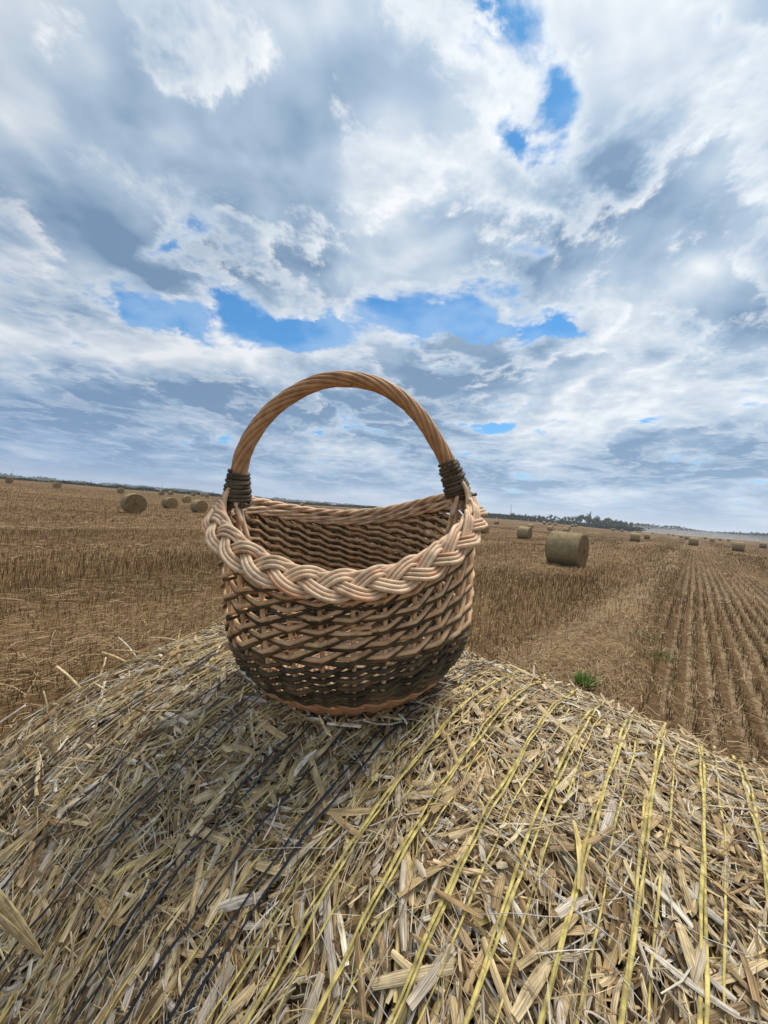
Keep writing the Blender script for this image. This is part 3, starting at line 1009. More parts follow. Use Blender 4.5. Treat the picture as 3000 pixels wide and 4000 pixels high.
def build_basket():
    wall = link('side_wall', None, basket)
    for k in range(NST):
        th = STK_TH[k]
        z = np.linspace(.002, rim_z(th) - .004, 24)
        tube('stake', bpt(np.full(24, th) + jit(24, .004, k), z, jit(24, .0008, k + 50)), np.linspace(.0034, .0030, 24), M_WEAVE, wall, sides=8)
    SUB = 7
    # upper weave: a peeled rod above a bark rod, climbing together
    for j0 in range(NST):
        g = np.random.default_rng(900 + j0)
        jf = np.arange(-1.0, 2 * ROWS_UP + 1e-6, 1 / SUB)
        ph = jf % 2.0
        rise = np.where(ph < 1, .86 * ph, .86 + .14 * (ph - 1)) + np.floor(jf / 2)
        F = rise / ROWS_UP
        th = th_of(jf + j0)
        ztop = rim_z(th) - .016
        side = kink(jf)
        tall = ztop - Z_MID
        for lt in (1, 0):
            r = .0027 * g.uniform(.84, 1.10) * np.clip(tall / .092, .95, 1.08)
            r = r * (1.12 if lt else .90)
            sgn = .0027 if lt else -.0027
            wob = jit(len(jf), .0016, 31 * j0 + lt) + g.normal(0, .0010)
            off = side * (.0042 + (0 if lt else .0003)) + jit(len(jf), .0004, 77 * j0 + lt)
            ok = (F > -.12) & (F <= 1.0)
            z = Z_MID + F * tall + sgn + wob
            tube('weaver', bpt(th[ok], z[ok], off[ok]), r[ok] * np.linspace(1.06, .88, ok.sum()), M_WEAVE if lt else M_DARK, wall, sides=7)
            # where the wall stands higher an extra rod packs each row
            F2 = F + .5 / ROWS_UP
            ok = (F2 > .02) & (F2 <= 1.0) & (tall > .112) & (np.sin(th) > .05)
            run = np.split(np.arange(len(jf)), np.where(np.diff(ok.astype(int)) != 0)[0] + 1)
            for q in run:
                if ok[q[0]] and len(q) > 8:
                    z2 = Z_MID + F2[q] * tall[q] + sgn - wob[q]
                    tp = np.clip(np.minimum(np.arange(len(q)), np.arange(len(q))[::-1]) / 5, .55, 1)
                    tube('weaver', bpt(th[q], z2, off[q] - .003 * (1 - tp)), r[q] * .95 * tp, M_WEAVE if lt else M_DARK, wall, sides=7)
    # lower weave: bark rods only
    for j0 in range(NST):
        g = np.random.default_rng(1500 + j0)
        jf = np.arange(-1.0, 2 * ROWS_LO + 1e-6, 1 / SUB)
        ph = jf % 2.0
        rise = np.where(ph < 1, .62 * ph, .62 + .38 * (ph - 1)) + np.floor(jf / 2)
        F = rise / ROWS_LO
        th = th_of(jf + j0)
        side = kink(jf)
        z = .036 + F * (Z_MID - .005 - .036) - .0022 * np.cos(math.pi * jf) + jit(len(jf), .0014, 41 * j0) + g.normal(0, .0008)
        off = side * .0046 + jit(len(jf), .0005, 43 * j0)
        tube('weaver', bpt(th, z, off), .0037 * g.uniform(.82, 1.08) * np.linspace(1.0, .85, len(jf)), M_DARK, wall, sides=7)
    # cut tips where one rod ends and the next begins
    for k in range(26):
        g = np.random.default_rng(4000 + k)
        th0 = STK_TH[g.integers(0, NST)]
        z0 = g.uniform(.05, .19)
        e = np.linspace(0, 1, 5)
        ins = g.random() < .35
        tube('weaver_tip', bpt(th0 + .11 * e, z0 + .004 * e, (-1 if ins else 1) * (.002 + .0085 * e)), .0026 * (1 - .15 * e), M_WEAVE if z0 > Z_MID and g.random() < .6 else M_DARK, wall, sides=6)
    # base: twined foot of peeled rods and a woven floor
    base = link('base', None, basket)
    for i, (z, of) in enumerate(((-.001, .000), (.0045, .0015), (.0100, .0025), (.0155, .0030), (.0210, .0030), (.0265, .0028))):
        for s in (0, 1):
            jf = np.arange(0, NST, 1 / 8)
            th = th_of(jf)
            c = math.pi * jf * (1 if i % 2 == 0 else -1) + math.pi * s
            tube('foot_rod', bpt(th, z + .0026 * np.sin(c) + jit(len(jf), .0006, i * 7 + s), of + .0040 * np.cos(c)), .0031, M_FOOT, base, sides=7, closed=True)
    for i, sc in enumerate(np.linspace(.12, .96, 15)):
        th = np.linspace(0, 2 * math.pi, 97)[:-1]
        q = bpt(th, .004) * np.array([sc, sc, 1])
        q[:, 2] += .0025 * np.sin(th * 12 + i * math.pi) + .008
        tube('floor_rod', q, .0042, M_LIGHT, base, sides=6, closed=True)
    for i in range(6):
        al = i * math.pi / 6
        e = bpt(np.array([al, al + math.pi]), .004) * .97
        e[:, 2] += .007
        tube('floor_stick', e[0] + (e[1] - e[0]) * np.linspace(0, 1, 6)[:, None], .0035, M_BUFF, base, sides=6)
    build_rim()
    build_handle()


def loop_frame(th, da, dz):
    """centre line of the rim band with outward and upward directions"""
    c = bpt(th, rim_z(th), 0)
    a, b = BK['a'], BK['b']
    nx, ny = np.cos(th) / a, np.sin(th) / b
    k = 1 / np.hypot(nx, ny)
    out = np.stack([nx * k, ny * k, np.zeros_like(th)], -1)
    up = np.broadcast_to(np.array([0, 0, 1.0]), out.shape)
    return c + out * da + up * dz, out, up


def build_rim():
    rim = link('braided_rim', None, basket)
    NP = 9
    npt = NP * 36
    arc_s = np.linspace(0, 1, npt, endpoint=False)
    th = np.interp(arc_s * _arc[-1], _arc, _t)
    c, out, up = loop_frame(th, .0080, -.005)
    c[:, 2] -= .008 * np.clip(np.sin(th) + .15, 0, 1)        # the band hangs lower on the far side
    ct, st = math.cos(math.radians(48)), math.sin(math.radians(48))
    wdir = out * ct - up * st                      # across the band, down and outwards
    ndir = out * st + up * ct                      # out of the band's face
    A, B = .0140, .0044
    tan = np.roll(c, -1, 0) - np.roll(c, 1, 0)
    tan /= np.linalg.norm(tan, axis=1)[:, None]
    g = np.random.default_rng(5)
    for k in range(3):
        psi = 2 * math.pi * (NP * arc_s + k / 3)
        lat, dep = A * np.sin(psi), B * np.sin(2 * psi)
        sl = np.cos(psi) * A * 2 * math.pi * NP / _arc[-1]
        inv = 1 / np.hypot(1, sl)
        for q in range(3):
            oo = (q - 1) * .0056
            lo = lat + oo * inv
            along = -oo * sl * inv
            path = c + wdir * lo[:, None] + ndir * dep[:, None] + tan * along[:, None]
            path += out * jit(npt, .0007, k * 3 + q)[:, None] * np.sin(math.pi * arc_s)[:, None]
            # cut into rods whose ends are tucked under, where the strand lies at the back
            cuts = [i for i in range(npt) if dep[i] < dep[i - 1] and dep[i] <= dep[(i + 1) % npt]]
            cuts = cuts[(q % 2)::2] if len(cuts) > 6 else cuts
            for a_, b_ in zip(cuts, cuts[1:] + [cuts[0] + npt]):
                idx = np.arange(a_ - 2, b_ + 3) % npt
                nn = len(idx)
                tp = np.ones(nn)
                tp[:3] = (.8, .9, .97)
                tp[-3:] = (.95, .88, .78)
                tube('braid_rod', path[idx], .0029 * g.uniform(.82, 1.14) * tp, M_LIGHT, rim, sides=8)
    # twisted rope of rods along the inner edge
    rope = link('rim_rope', None, basket)
    npt = 420
    arc_s = np.linspace(0, 1, npt, endpoint=False)
    th = np.interp(arc_s * _arc[-1], _arc, _t)
    for (da, dz, rr, nrod, tw, rad) in ((-.004, .0035, .0030, 3, 13, .0034), (-.006, -.0095, .0028, 2, 13, .0030), (-.0055, -.0175, .0024, 2, 14, .0028)):
        c, out, up = loop_frame(th, da, dz)
        for q in range(nrod):
            ph = 2 * math.pi * (tw * arc_s + q / nrod)
            tube('rope_rod', c + out * (rr * np.cos(ph))[:, None] + up * (rr * np.sin(ph))[:, None], rad, M_LIGHT, rope, sides=7, closed=True)


HP = np.array([(-0.1744, 0.3045), (-0.1712, 0.3306), (-0.1683, 0.355), (-0.1582, 0.3818), (-0.1441, 0.4069), (-0.1292, 0.4257), (-0.1116, 0.4427), (-0.0771, 0.4673),
               (-0.0403, 0.4829), (-0.001, 0.4874), (0.0357, 0.4826), (0.0699, 0.4689), (0.0989, 0.4474), (0.1225, 0.4196), (0.1421, 0.3892), (0.1574, 0.3642), (0.167, 0.3373), (0.1767, 0.3085)])


def build_handle():
    h = link('handle', None, basket)
    d = np.concatenate([[0], np.cumsum(np.linalg.norm(np.diff(HP, axis=0), axis=1))])
    n = 260
    s = np.linspace(0, d[-1], n)
    # smooth the surveyed centre line
    X = np.interp(s, d, HP[:, 0])
    Z = np.interp(s, d, HP[:, 1])
    ker = np.hanning(33)
    ker /= ker.sum()

    def sm(v):
        e = np.concatenate([2 * v[0] - v[16:0:-1], v, 2 * v[-1] - v[-2:-18:-1]])
        return np.convolve(e, ker, 'valid')
    X, Z = sm(sm(X)), sm(sm(Z))
    X = np.concatenate([X[0] - (X[5] - X[0]) * np.array([1.2, .6]), X, X[-1] + (X[-1] - X[-6]) * np.array([.6, 1.2])])
    Z = np.concatenate([Z[0] - (Z[5] - Z[0]) * np.array([1.2, .6]), Z, Z[-1] + (Z[-1] - Z[-6]) * np.array([.6, 1.2])])
    s = np.concatenate([s[0] - np.array([.012, .006]), s, s[-1] + np.array([.006, .012])])
    n = len(s)
    c = np.stack([X, np.zeros(n), Z], -1)
    tan = np.gradient(c, axis=0)
    tan /= np.linalg.norm(tan, axis=1)[:, None]
    front = np.broadcast_to(np.array([0, -1.0, 0]), c.shape)
    outw = np.cross(front, tan)                     # away from the arch's middle
    if outw[n // 2][2] < 0:
        outw = -outw
    u = np.clip(s / d[-1], 0, 1)
    rope_r = .0084 + .0020 * np.abs(2 * u - 1) ** 3
    NR = 9
    for q in range(NR):
        ph = 2 * math.pi * (s / .26 + q / NR)
        path = c + outw * (rope_r * np.cos(ph))[:, None] + front * (rope_r * np.sin(ph))[:, None]
        tube('handle_rod', path, .0036 + .0004 * np.sin(q * 2.1), M_BUFF, h, sides=8)
    tube('handle_core', c, rope_r * .86, M_BUFF, h, sides=10)
    # bindings of dark rod on both feet
    for side, i0, i1 in ((0, 0, 23), (1, n - 28, n)):
        wr = link('binding', None, basket)
        seg = c[i0:i1]
        ss = np.linspace(0, 1, len(seg))
        turns = 10
        for t in range(turns):
            uu = np.linspace(t / turns, (t + 1.06) / turns, 26)
            uu = np.clip(uu, 0, 1)
            cc = np.stack([np.interp(uu, ss, seg[:, k]) for k in range(3)], -1)
            ow = np.stack([np.interp(uu, ss, outw[i0:i1, k]) for k in range(3)], -1)
            wide = (1 - uu) if side == 0 else uu
            rx, ry = .0140 + .0062 * wide, .0130 + .0030 * wide
            ph = 2 * math.pi * (uu * turns) + 1.0
            g = np.random.default_rng(60 + t + 20 * side)
            k = g.uniform(.97, 1.05)
            path = cc + ow * (k * rx * np.cos(ph))[:, None] + np.array([0, -1.0, 0]) * (k * ry * np.sin(ph))[:, None]
            path[:, 2] += .0012 * np.sin(ph * .5 + t)
            tube('binding_rod', path, .0031 * g.uniform(.85, 1.1), M_WRAP, wr, sides=7)
        # loose end of the binding
        e = seg[0] if side == 0 else seg[-1]
        sx = -1 if side == 0 else 1
        pts = np.array([e + np.array([sx * -.010, -.014, .004]), e + np.array([sx * .012, -.016, .004]), e + np.array([sx * .024, -.008, .010])])
        tube('binding_rod', pts[0] + np.array([[0, 0, 0]]) + (pts[1] - pts[0]) * np.linspace(0, 1, 6)[:, None] + (pts[2] - pts[1]) * (np.linspace(0, 1, 6) ** 2)[:, None], .0028, M_WRAP, wr, sides=7)
    # rods of the handle spreading into the rim
    for side in (0, 1):
        e = c[8] if side == 0 else c[-9]
        sx = -1 if side == 0 else 1
        for q, (dx, dy, dz) in enumerate(((.012, -.030, -.038), (.020, -.016, -.040), (.024, 0, -.036), (.018, .016, -.036), (.010, .030, -.036), (-.010, -.020, -.050), (-.012, .004, -.085), (-.008, -.006, -.11), (-.010, .014, -.085))):
            a = e + np.array([sx * dx * .25, dy * .3, .012])
            b = e + np.array([sx * dx, dy, dz])
            uu = np.linspace(0, 1, 9)[:, None]
            path = a + (b - a) * uu + np.array([sx * .006, 0, .004]) * np.sin(uu * math.pi)
            tube('foot_rod', path, .0037, M_LIGHT, h, sides=7)


build_basket()


# ---------------------------------------------------------------- the other bales
def net_mat(name, side):
    m, w, b = new_mat(name)
    oc = w.n('ShaderNodeTexCoord').outputs['Object']
    rnd = w.n('ShaderNodeObjectInfo').outputs['Random']
    n1 = w.noise(w.v('MULTIPLY', oc, (3.0, 1.0, 1.0)) if side else oc, 26.0, 6.0, 0.7)
    n2 = w.noise(oc, 5.0, 4.0, 0.6)
    f = w.m('MULTIPLY_ADD', n2, 0.45, w.m('MULTIPLY', n1, 0.55))
    if side:
        c = w.ramp(f, [(0.32, (0.16, 0.115, 0.055)), (0.5, (0.315, 0.24, 0.125)), (0.7, (0.46, 0.37, 0.22))])
        ox = w.sep(oc)[0]
        st = w.m('ABSOLUTE', w.m('SUBTRACT', w.m('FRACT', w.m('MULTIPLY', ox, 13.0)), 0.5))
        c = w.mix(w.ss(st, 0.36, 0.46, 0.0, 0.35), c, (0.40, 0.36, 0.21, 1))
    else:
        c = w.ramp(f, [(0.32, (0.10, 0.062, 0.027)), (0.5, (0.225, 0.147, 0.066)), (0.7, (0.36, 0.25, 0.125))])
    c = w.v('SCALE', c, s=w.m('MULTIPLY_ADD', rnd, 0.3, 0.85))
    w.put(b.inputs['Base Color'], c)
    b.inputs['Roughness'].default_value = 0.85
    b.inputs['Specular IOR Level'].default_value = 0.15
    bp = w.n('ShaderNodeBump')
    bp.inputs['Distance'].default_value = 0.05
    bp.inputs['Strength'].default_value = 0.9
    w.put(bp.inputs['Height'], n1)
    w.put(b.inputs['Normal'], bp.outputs[0])
    return m


M_SIDE, M_END = net_mat('netted_straw', True), net_mat('cut_straw', False)


def bale_meshes(seed):
    g = np.random.default_rng(seed)
    hl = 0.6
    R = BR
    xs = np.array([-1, -.985, -.94, -.8, -.5, -.2, .2, .5, .8, .94, .985, 1.0]) * hl
    rs = R * np.array([.955, .985, .997, 1, 1, 1.004, 1.0, 1, 1, .997, .985, .955])
    na = 48
    an = np.arange(na) / na * 2 * math.pi
    ph = g.uniform(0, 6.3, 4)
    wob = 1 + .012 * np.sin(2 * an + ph[0]) + .007 * np.sin(5 * an + ph[1]) + g.normal(0, .004, na)
    rr = rs[:, None] * wob[None, :] + g.normal(0, .006, (len(xs), na))
    v = np.stack([np.broadcast_to(xs[:, None], rr.shape), rr * np.sin(an), R + rr * np.cos(an)], -1)
    v[..., 2] = np.maximum(v[..., 2], .03)                 # flattened where it stands
    i = np.arange(len(xs) - 1)[:, None]
    j = np.arange(na)[None, :]
    f = np.stack([i * na + j, i * na + (j + 1) % na, (i + 1) * na + (j + 1) % na, (i + 1) * na + j], -1).reshape(-1, 4)
    side = mesh('wrap', v.reshape(-1, 3), f, M_SIDE)
    ends = []
    for e in (0, -1):
        ring = v[e]
        c = np.array([xs[e], 0, R])
        sc = np.array([1, .93, .85, .76, .66, .55, .43, .3, .16, .04])
        sx = -1 if e == 0 else 1
        vv = np.concatenate([c + (ring - c) * s + np.array([sx, 0, 0]) * ((.025 * (1 - s) + (.014 * (k % 2)) if k else 0)) + g.normal(0, .006, ring.shape) * (k > 0) for k, s in enumerate(sc)])
        ii = np.arange(len(sc) - 1)[:, None]
        ff = np.stack([ii * na + j, (ii + 1) * na + j, (ii + 1) * na + (j + 1) % na, ii * na + (j + 1) % na], -1).reshape(-1, 4)
        if e:
            ff = ff[:, ::-1]
        ends.append(mesh('end_face', vv, ff, M_END))
    # wisps sticking out
    n = 500
    a = g.uniform(0, 2 * math.pi, n)
    x = np.where(g.random(n) < .6, np.sign(g.normal(size=n)) * hl * g.uniform(.93, 1.02, n), g.uniform(-hl, hl, n))
    d = g.normal(0, 1, (n, 3))
    d /= np.linalg.norm(d, axis=1)[:, None]
    nrm = np.stack([np.zeros(n), np.sin(a), np.cos(a)], -1)
    d = d * .9 + nrm * .5
    L = g.uniform(.04, .12, n)
    c0 = np.stack([x, R * np.sin(a), np.maximum(R + R * np.cos(a), .04)], -1)
    c1 = c0 + d * L[:, None]
    c1[:, 2] = np.maximum(c1[:, 2], .02)
    hw = np.cross(d, g.normal(0, 1, (n, 3)))
    hw /= np.linalg.norm(hw, axis=1)[:, None]
    hw *= .005
    V = np.stack([c0 - hw, c0 + hw, c1 + hw * .5, c1 - hw * .5], 1).reshape(-1, 3)
    wis = mesh('wisps', V, np.arange(4 * n).reshape(-1, 4), M_STUB, False, np.repeat(g.uniform(.4, 1, n), 4))
    return side, ends, wis


ORD = ['first', 'second', 'third', 'fourth', 'fifth', 'sixth', 'seventh', 'eighth', 'ninth', 'tenth', 'eleventh', 'twelfth', 'thirteenth', 'fourteenth', 'fifteenth', 'sixteenth',
       'seventeenth', 'eighteenth', 'nineteenth', 'twentieth', 'twenty-first', 'twenty-second', 'twenty-third', 'twenty-fourth', 'twenty-fifth', 'twenty-sixth', 'twenty-seventh', 'twenty-eighth', 'twenty-ninth', 'thirtieth']
BALE_LABELS = {4: 'largest round straw bale left of the basket, end face towards us', 31: 'largest round straw bale right of the basket, showing its netted side',
               8: 'mid-sized straw bale just right of the largest one on the left', 10: 'mid-sized straw bale nearest the left foot of the basket handle',
               9: 'smaller straw bale between the two mid-sized ones on the left', 0: 'far small straw bale at the left edge of the photo', 18: 'straw bale half hidden behind the right rim of the basket',
               20: 'mid-sized straw bale between basket rim and largest right bale', 32: 'straw bale standing right of and behind the largest right bale',
               42: 'straw bale at the left edge of the pale wheel track', 47: 'straw bale beside the wheel track, nearest the right edge but one', 48: 'straw bale at the right edge of the photo',
               2: 'lone straw bale in front of the far left hedge', 3: 'small straw bale behind the upper left of the largest left bale'}


def build_far_bales():
    kinds = [bale_meshes(s) for s in (1, 2, 3, 4)]
    px = _B[:, 0] / _B[:, 1]
    left = sorted([i for i in range(len(BALES)) if px[i] < 0 and i not in BALE_LABELS], key=lambda i: px[i])
    right = sorted([i for i in range(len(BALES)) if px[i] >= 0 and i not in BALE_LABELS], key=lambda i: px[i])
    lab = dict(BALE_LABELS)
    for k, i in enumerate(left):
        lab[i] = 'tiny far straw bale, %s from the left among the small ones left of the basket' % ORD[k]
    for k, i in enumerate(right):
        lab[i] = 'tiny far straw bale, %s from the left among the small ones right of the basket' % ORD[k]
    g = random.Random(4)
    for i, (x, y, z) in enumerate(BALES):
        side, ends, wis = kinds[i % 4]
        zz = float(hgt(np.array(x), np.array(y)))
        zz = 0.5 * zz + 0.5 * z if math.hypot(x, y) < 60 else zz
        zz = zz if zz < float(hgt(np.array(x), np.array(y))) else float(hgt(np.array(x), np.array(y)))
        o = link('round_bale', None, label=lab[i], cat='bale', group='round straw bales scattered over the field')
        o.location = (x, y, zz - .02)
        o.rotation_euler = (0, 0, -AZ + math.radians(g.uniform(-7, 7)))
        link('wrap', side, o)
        for e in ends:
            link('end_face', e, o)
        if math.hypot(x, y) < 65:
            w = link('wisps', wis, o, kind='stuff')


build_far_bales()


# ---------------------------------------------------------------- trees, hedges, far country
M_LEAF = tint_mat('foliage', [(0.0, (0.022, 0.036, 0.014)), (0.5, (0.040, 0.062, 0.022)), (1.0, (0.070, 0.092, 0.034))], rough=0.7, transl=0.15)
M_TRUNK = plain_mat('trunk_bark', (0.07, 0.055, 0.04), 0.9, 0.1, 0.3, 4.0)


def crown_mesh(seed, n=420, kind=0):
    """unit tree crown: height 1, base of crown at .18; leaf clumps through the volume"""
    g = np.random.default_rng(seed)
    nl = g.integers(6, 10)
    C = []
    for k in range(nl):
        z = g.uniform(.32, .86)
        rr = (.30 if kind == 0 else .17) * (1.15 - z) * 1.6
        a = g.uniform(0, 6.3)
        C.append((rr * math.cos(a) * g.uniform(.2, 1), rr * math.sin(a) * g.uniform(.2, 1), z, g.uniform(.10, .19)))
    C = np.array(C)
    k = g.integers(0, nl, n)
    d = g.normal(0, 1, (n, 3))
    d /= np.linalg.norm(d, axis=1)[:, None]
    c = C[k, :3] + d * (C[k, 3] * g.uniform(.35, 1.05, n))[:, None]
    c[:, 2] = np.clip(c[:, 2], .14, 1.0)
    s = g.uniform(.025, .055, n)
    u = g.normal(0, 1, (n, 3))
    u /= np.linalg.norm(u, axis=1)[:, None]
    v = np.cross(u, g.normal(0, 1, (n, 3)))
    v /= np.linalg.norm(v, axis=1)[:, None]
    V = np.stack([c - u * s[:, None], c - v * s[:, None] * .7, c + u * s[:, None], c + v * s[:, None] * .7], 1).reshape(-1, 3)
    return mesh('crown', V, np.arange(4 * n).reshape(-1, 4), M_LEAF, False, np.repeat(g.uniform(0, 1, n), 4))


def trunk_mesh(seed):
    g = np.random.default_rng(seed)
    b = Batch()
    v, f, t = tube_arrays(np.array([(0, 0, -.03), (.005, 0, .2), (-.01, .01, .45), (.0, 0, .8)]), np.array([.028, .022, .015, .006]), 7)
    b.add(v, f, t)
    for k in range(5):
        a = g.uniform(0, 6.3)
        z = g.uniform(.2, .5)
        v, f, t = tube_arrays(np.array([(0, 0, z), (.08 * math.cos(a), .08 * math.sin(a), z + .12), (.16 * math.cos(a), .16 * math.sin(a), z + .28)]), np.array([.011, .007, .003]), 5)
        b.add(v, f, t)
    return b.mesh('trunk', M_TRUNK)


def at_px(x, y, dist):
    """a point at a distance north of the camera seen at that pixel"""
    d = ray(x, y)
    return CAM + d / (d @ FW) * dist


def build_trees():
    crowns = [crown_mesh(20 + k, kind=(0 if k < 3 else 1)) for k in range(6)]
    trunks = [trunk_mesh(40 + k) for k in range(3)]
    g = random.Random(11)
    # (pixel x, tree top y, distance)
    row = []
    x = 1893.0
    while x < 2485:
        if x < 2120:
            hpx = 15 + 7 * g.random() + (x - 1893) / 30
        elif x < 2240:
            hpx = 21 + 9 * g.random()
        elif x < 2345:
            hpx = 34 + 12 * g.random()
        elif x < 2362:
            hpx = 24 + 4 * g.random()
        elif x < 2420:
            hpx = 36 + 8 * g.random()
        elif x < 2480:
            hpx = 30 + 8 * g.random()
        else:
            hpx = 22
        row.append((x, hpx))
        x += 11 + 7 * g.random() + (6 if x > 2240 else 0)
    for i, (x, hpx) in enumerate(row):
        dist = 395 + g.uniform(-18, 30)
        h0 = CAM_H + (ray(x, 2000)[2])                     # placeholder, real ground below
        q = at_px(x, 2000, dist)
        gx, gy = q[0], q[1]
        gz = float(hgt(np.array(gx), np.array(gy)))
        # tree line follows the rise of the field edge
        ht = hpx * dist / FPX * 1.18
        base = 2.0 if x < 2200 else 0.4
        o = link('tree', None, label='%s tree from the left in the dark row along the ridge right of the basket' % (ORD[i] if i < len(ORD) else 'thirty-' + ORD[i - 30]), cat='tree', group='trees along the ridge')
        o.location = (gx, gy, gz - .1 + base * 0)
        s = ht
        o.scale = (s * g.uniform(1.0, 1.35), s * g.uniform(1.0, 1.35), s)
        o.rotation_euler = (0, 0, g.uniform(0, 6.3))
        link('trunk', trunks[i % 3], o)
        link('crown', crowns[g.randrange(6)], o)
    return len(row)


NTREES = build_trees()


def leaf_band(points, hmin, hmax, depth, n, leaf, seed):
    """a mass of foliage along a polyline (x, y): far woods and hedges"""
    g = np.random.default_rng(seed)
    pts = np.array(points, float)
    d = np.concatenate([[0], np.cumsum(np.linalg.norm(np.diff(pts, axis=0), axis=1))])
    s = g.uniform(0, d[-1], n)
    x, y = np.interp(s, d, pts[:, 0]), np.interp(s, d, pts[:, 1])
    prof = np.zeros(n)
    for k in range(9):
        prof += np.sin(s / d[-1] * g.uniform(8, 160) + g.uniform(0, 6.3)) / 9
    top = hmin + (hmax - hmin) * np.clip(.5 + prof * 1.4, 0, 1)
    z = top * g.random(n) ** .7
    x = x + g.normal(0, depth, n)
    y = y + g.normal(0, depth, n)
    c = np.stack([x, y, hgt(x, y) + z], -1)
    u = g.normal(0, 1, (n, 3))
    u /= np.linalg.norm(u, axis=1)[:, None]
    v = np.cross(u, g.normal(0, 1, (n, 3)))
    v /= np.linalg.norm(v, axis=1)[:, None]
    l = leaf * g.uniform(.6, 1.3, n)[:, None]
    V = np.stack([c - u * l, c - v * l * .8, c + u * l, c + v * l * .8], 1).reshape(-1, 3)
    return mesh('foliage_band', V, np.arange(4 * n).reshape(-1, 4), M_LEAF, False, np.repeat(g.uniform(0, 1, n), 4))


def arc_pts(th0, th1, r0, r1, k=12):
    return [(math.sin(math.radians(a)) * r, math.cos(math.radians(a)) * r) for a, r in zip(np.linspace(th0, th1, k), np.linspace(r0, r1, k))]


def build_far():
    link('hedgerow', leaf_band(arc_pts(-62, 2, 300, 340), 1.2, 2.4, 1.0, 16000, .5, 1), label='low dark hedge along the far edge of the left field', cat='hedge', kind='stuff')
    link('far_woods', leaf_band(arc_pts(-60, -24, 1250, 1350), 5, 13, 12, 9000, 2.6, 2), label='far blue-grey belt of woods on the horizon at the left', cat='woods', kind='stuff')
    link('far_woods', leaf_band(arc_pts(-22, 6, 1450, 1650), 3, 11, 12, 6000, 2.6, 3), label='far pale belt of woods on the horizon behind the basket', cat='woods', kind='stuff')
    link('far_woods', leaf_band(arc_pts(29, 62, 850, 1000), 6, 14, 10, 12000, 1.9, 4), label='hazy belt of woods on the horizon at the right', cat='woods', kind='stuff')
    link('thicket', leaf_band(arc_pts(14.0, 33.5, 408, 400), 2.0, 5.0, 3, 7000, .8, 5), label='dark undergrowth below the row of trees on the ridge', cat='undergrowth', kind='stuff')
    # far sheds
    M_WALL = plain_mat('pale_shed_wall', (0.62, 0.63, 0.64), .7, .2, .1, .3)
    M_ROOF = plain_mat('grey_shed_roof', (0.30, 0.31, 0.33), .7, .2, .1, .3)
    for (x, w_, h_, dist, lab) in ((455, 26, 5, 1000, 'long pale shed on the far left horizon'), (610, 14, 4.5, 1050, 'small pale shed left of the tall mast on the horizon'), (845, 20, 5, 1050, 'pale shed beside the left binding of the basket handle'),
                                   (1180, 14, 5, 1200, 'pale shed on the horizon seen inside the handle, left one'), (1300, 12, 5, 1200, 'pale shed on the horizon seen inside the handle, right one')):
        q = at_px(x, 2000, dist)
        z = float(hgt(np.array(q[0]), np.array(q[1])))
        o = link('shed', None, label=lab, cat='building', group='far sheds on the horizon')
        o.location = (q[0], q[1], z)
        v, f = box_arrays(-w_ / 2, w_ / 2, -5, 5, 0, h_)
        link('wall', mesh('wall', v, f, M_WALL, False), o)
        v = np.array([(-w_ / 2 - .4, -5.5, h_ + .02), (w_ / 2 + .4, -5.5, h_ + .02), (w_ / 2 + .4, 5.5, h_ + .02), (-w_ / 2 - .4, 5.5, h_ + .02), (-w_ / 2 - .4, 0, h_ + 2.2), (w_ / 2 + .4, 0, h_ + 2.2)])
        link('roof', mesh('roof', v, [np.array([(0, 1, 5, 4), (2, 3, 4, 5), (0, 3, 2, 1)]), np.array([(0, 4, 3), (1, 2, 5)])], M_ROOF, False), o)
    # masts and the chimney
    M_MAST = plain_mat('mast_steel', (0.22, 0.24, 0.27), .5, .4)
    for (x, ytop, dist, lab) in ((50, 1832, 800, 'thin lattice mast at the far left of the horizon'), (358, 1868, 1000, 'thin lattice mast above the far left woods'), (635, 1882, 900, 'taller thin lattice mast left of the handle binding'),
                                 (681, 1898, 900, 'short thin lattice mast close to the handle binding'), (1998, 1972, 650, 'thin lattice mast above the trees right of the basket')):
        q = at_px(x, ytop, dist)
        z = float(hgt(np.array(q[0]), np.array(q[1])))
        H = q[2] - z
        o = link('lattice_mast', None, label=lab, cat='mast', group='masts on the horizon')
        o.location = (q[0], q[1], z)
        for k in range(3):
            a = k * 2.094
            v, f, t = tube_arrays(np.array([(.9 * math.cos(a), .9 * math.sin(a), 0), (.25 * math.cos(a), .25 * math.sin(a), H)]), .14, 4)
            link('leg', mesh('leg', v, [f, t], M_MAST), o)
        b = Batch()
        nb = max(6, int(H / 1.6))
        for k in range(nb):
            for s in range(3):
                a0, a1 = s * 2.094, (s + 1) * 2.094
                z0, z1 = k * H / nb, (k + 1) * H / nb
                r0, r1 = .9 - .65 * z0 / H, .9 - .65 * z1 / H
                v, f, t = tube_arrays(np.array([(r0 * math.cos(a0), r0 * math.sin(a0), z0), (r1 * math.cos(a1), r1 * math.sin(a1), z1)]), .06, 3)
                b.add(v, f, t)
        link('bracing', b.mesh('bracing', M_MAST), o)
    q = at_px(2308, 1998, 520)
    z = float(hgt(np.array(q[0]), np.array(q[1])))
    o = link('chimney', None, label='slender dark chimney rising above the trees at right', cat='chimney')
    o.location = (q[0], q[1], z)
    H = q[2] - z
    M_CH = plain_mat('chimney_brick', (0.16, 0.12, 0.10), .9, .1, .2, 1.0)
    v, f, t = tube_arrays(np.array([(0, 0, z_) for z_ in np.linspace(-.5, H, 8)]), np.linspace(.95, .55, 8), 14)
    link('stack', mesh('stack', v, [f, t], M_CH), o)
    v, f, t = tube_arrays(np.array([(0, 0, H - .8), (0, 0, H + .05)]), .72, 14)
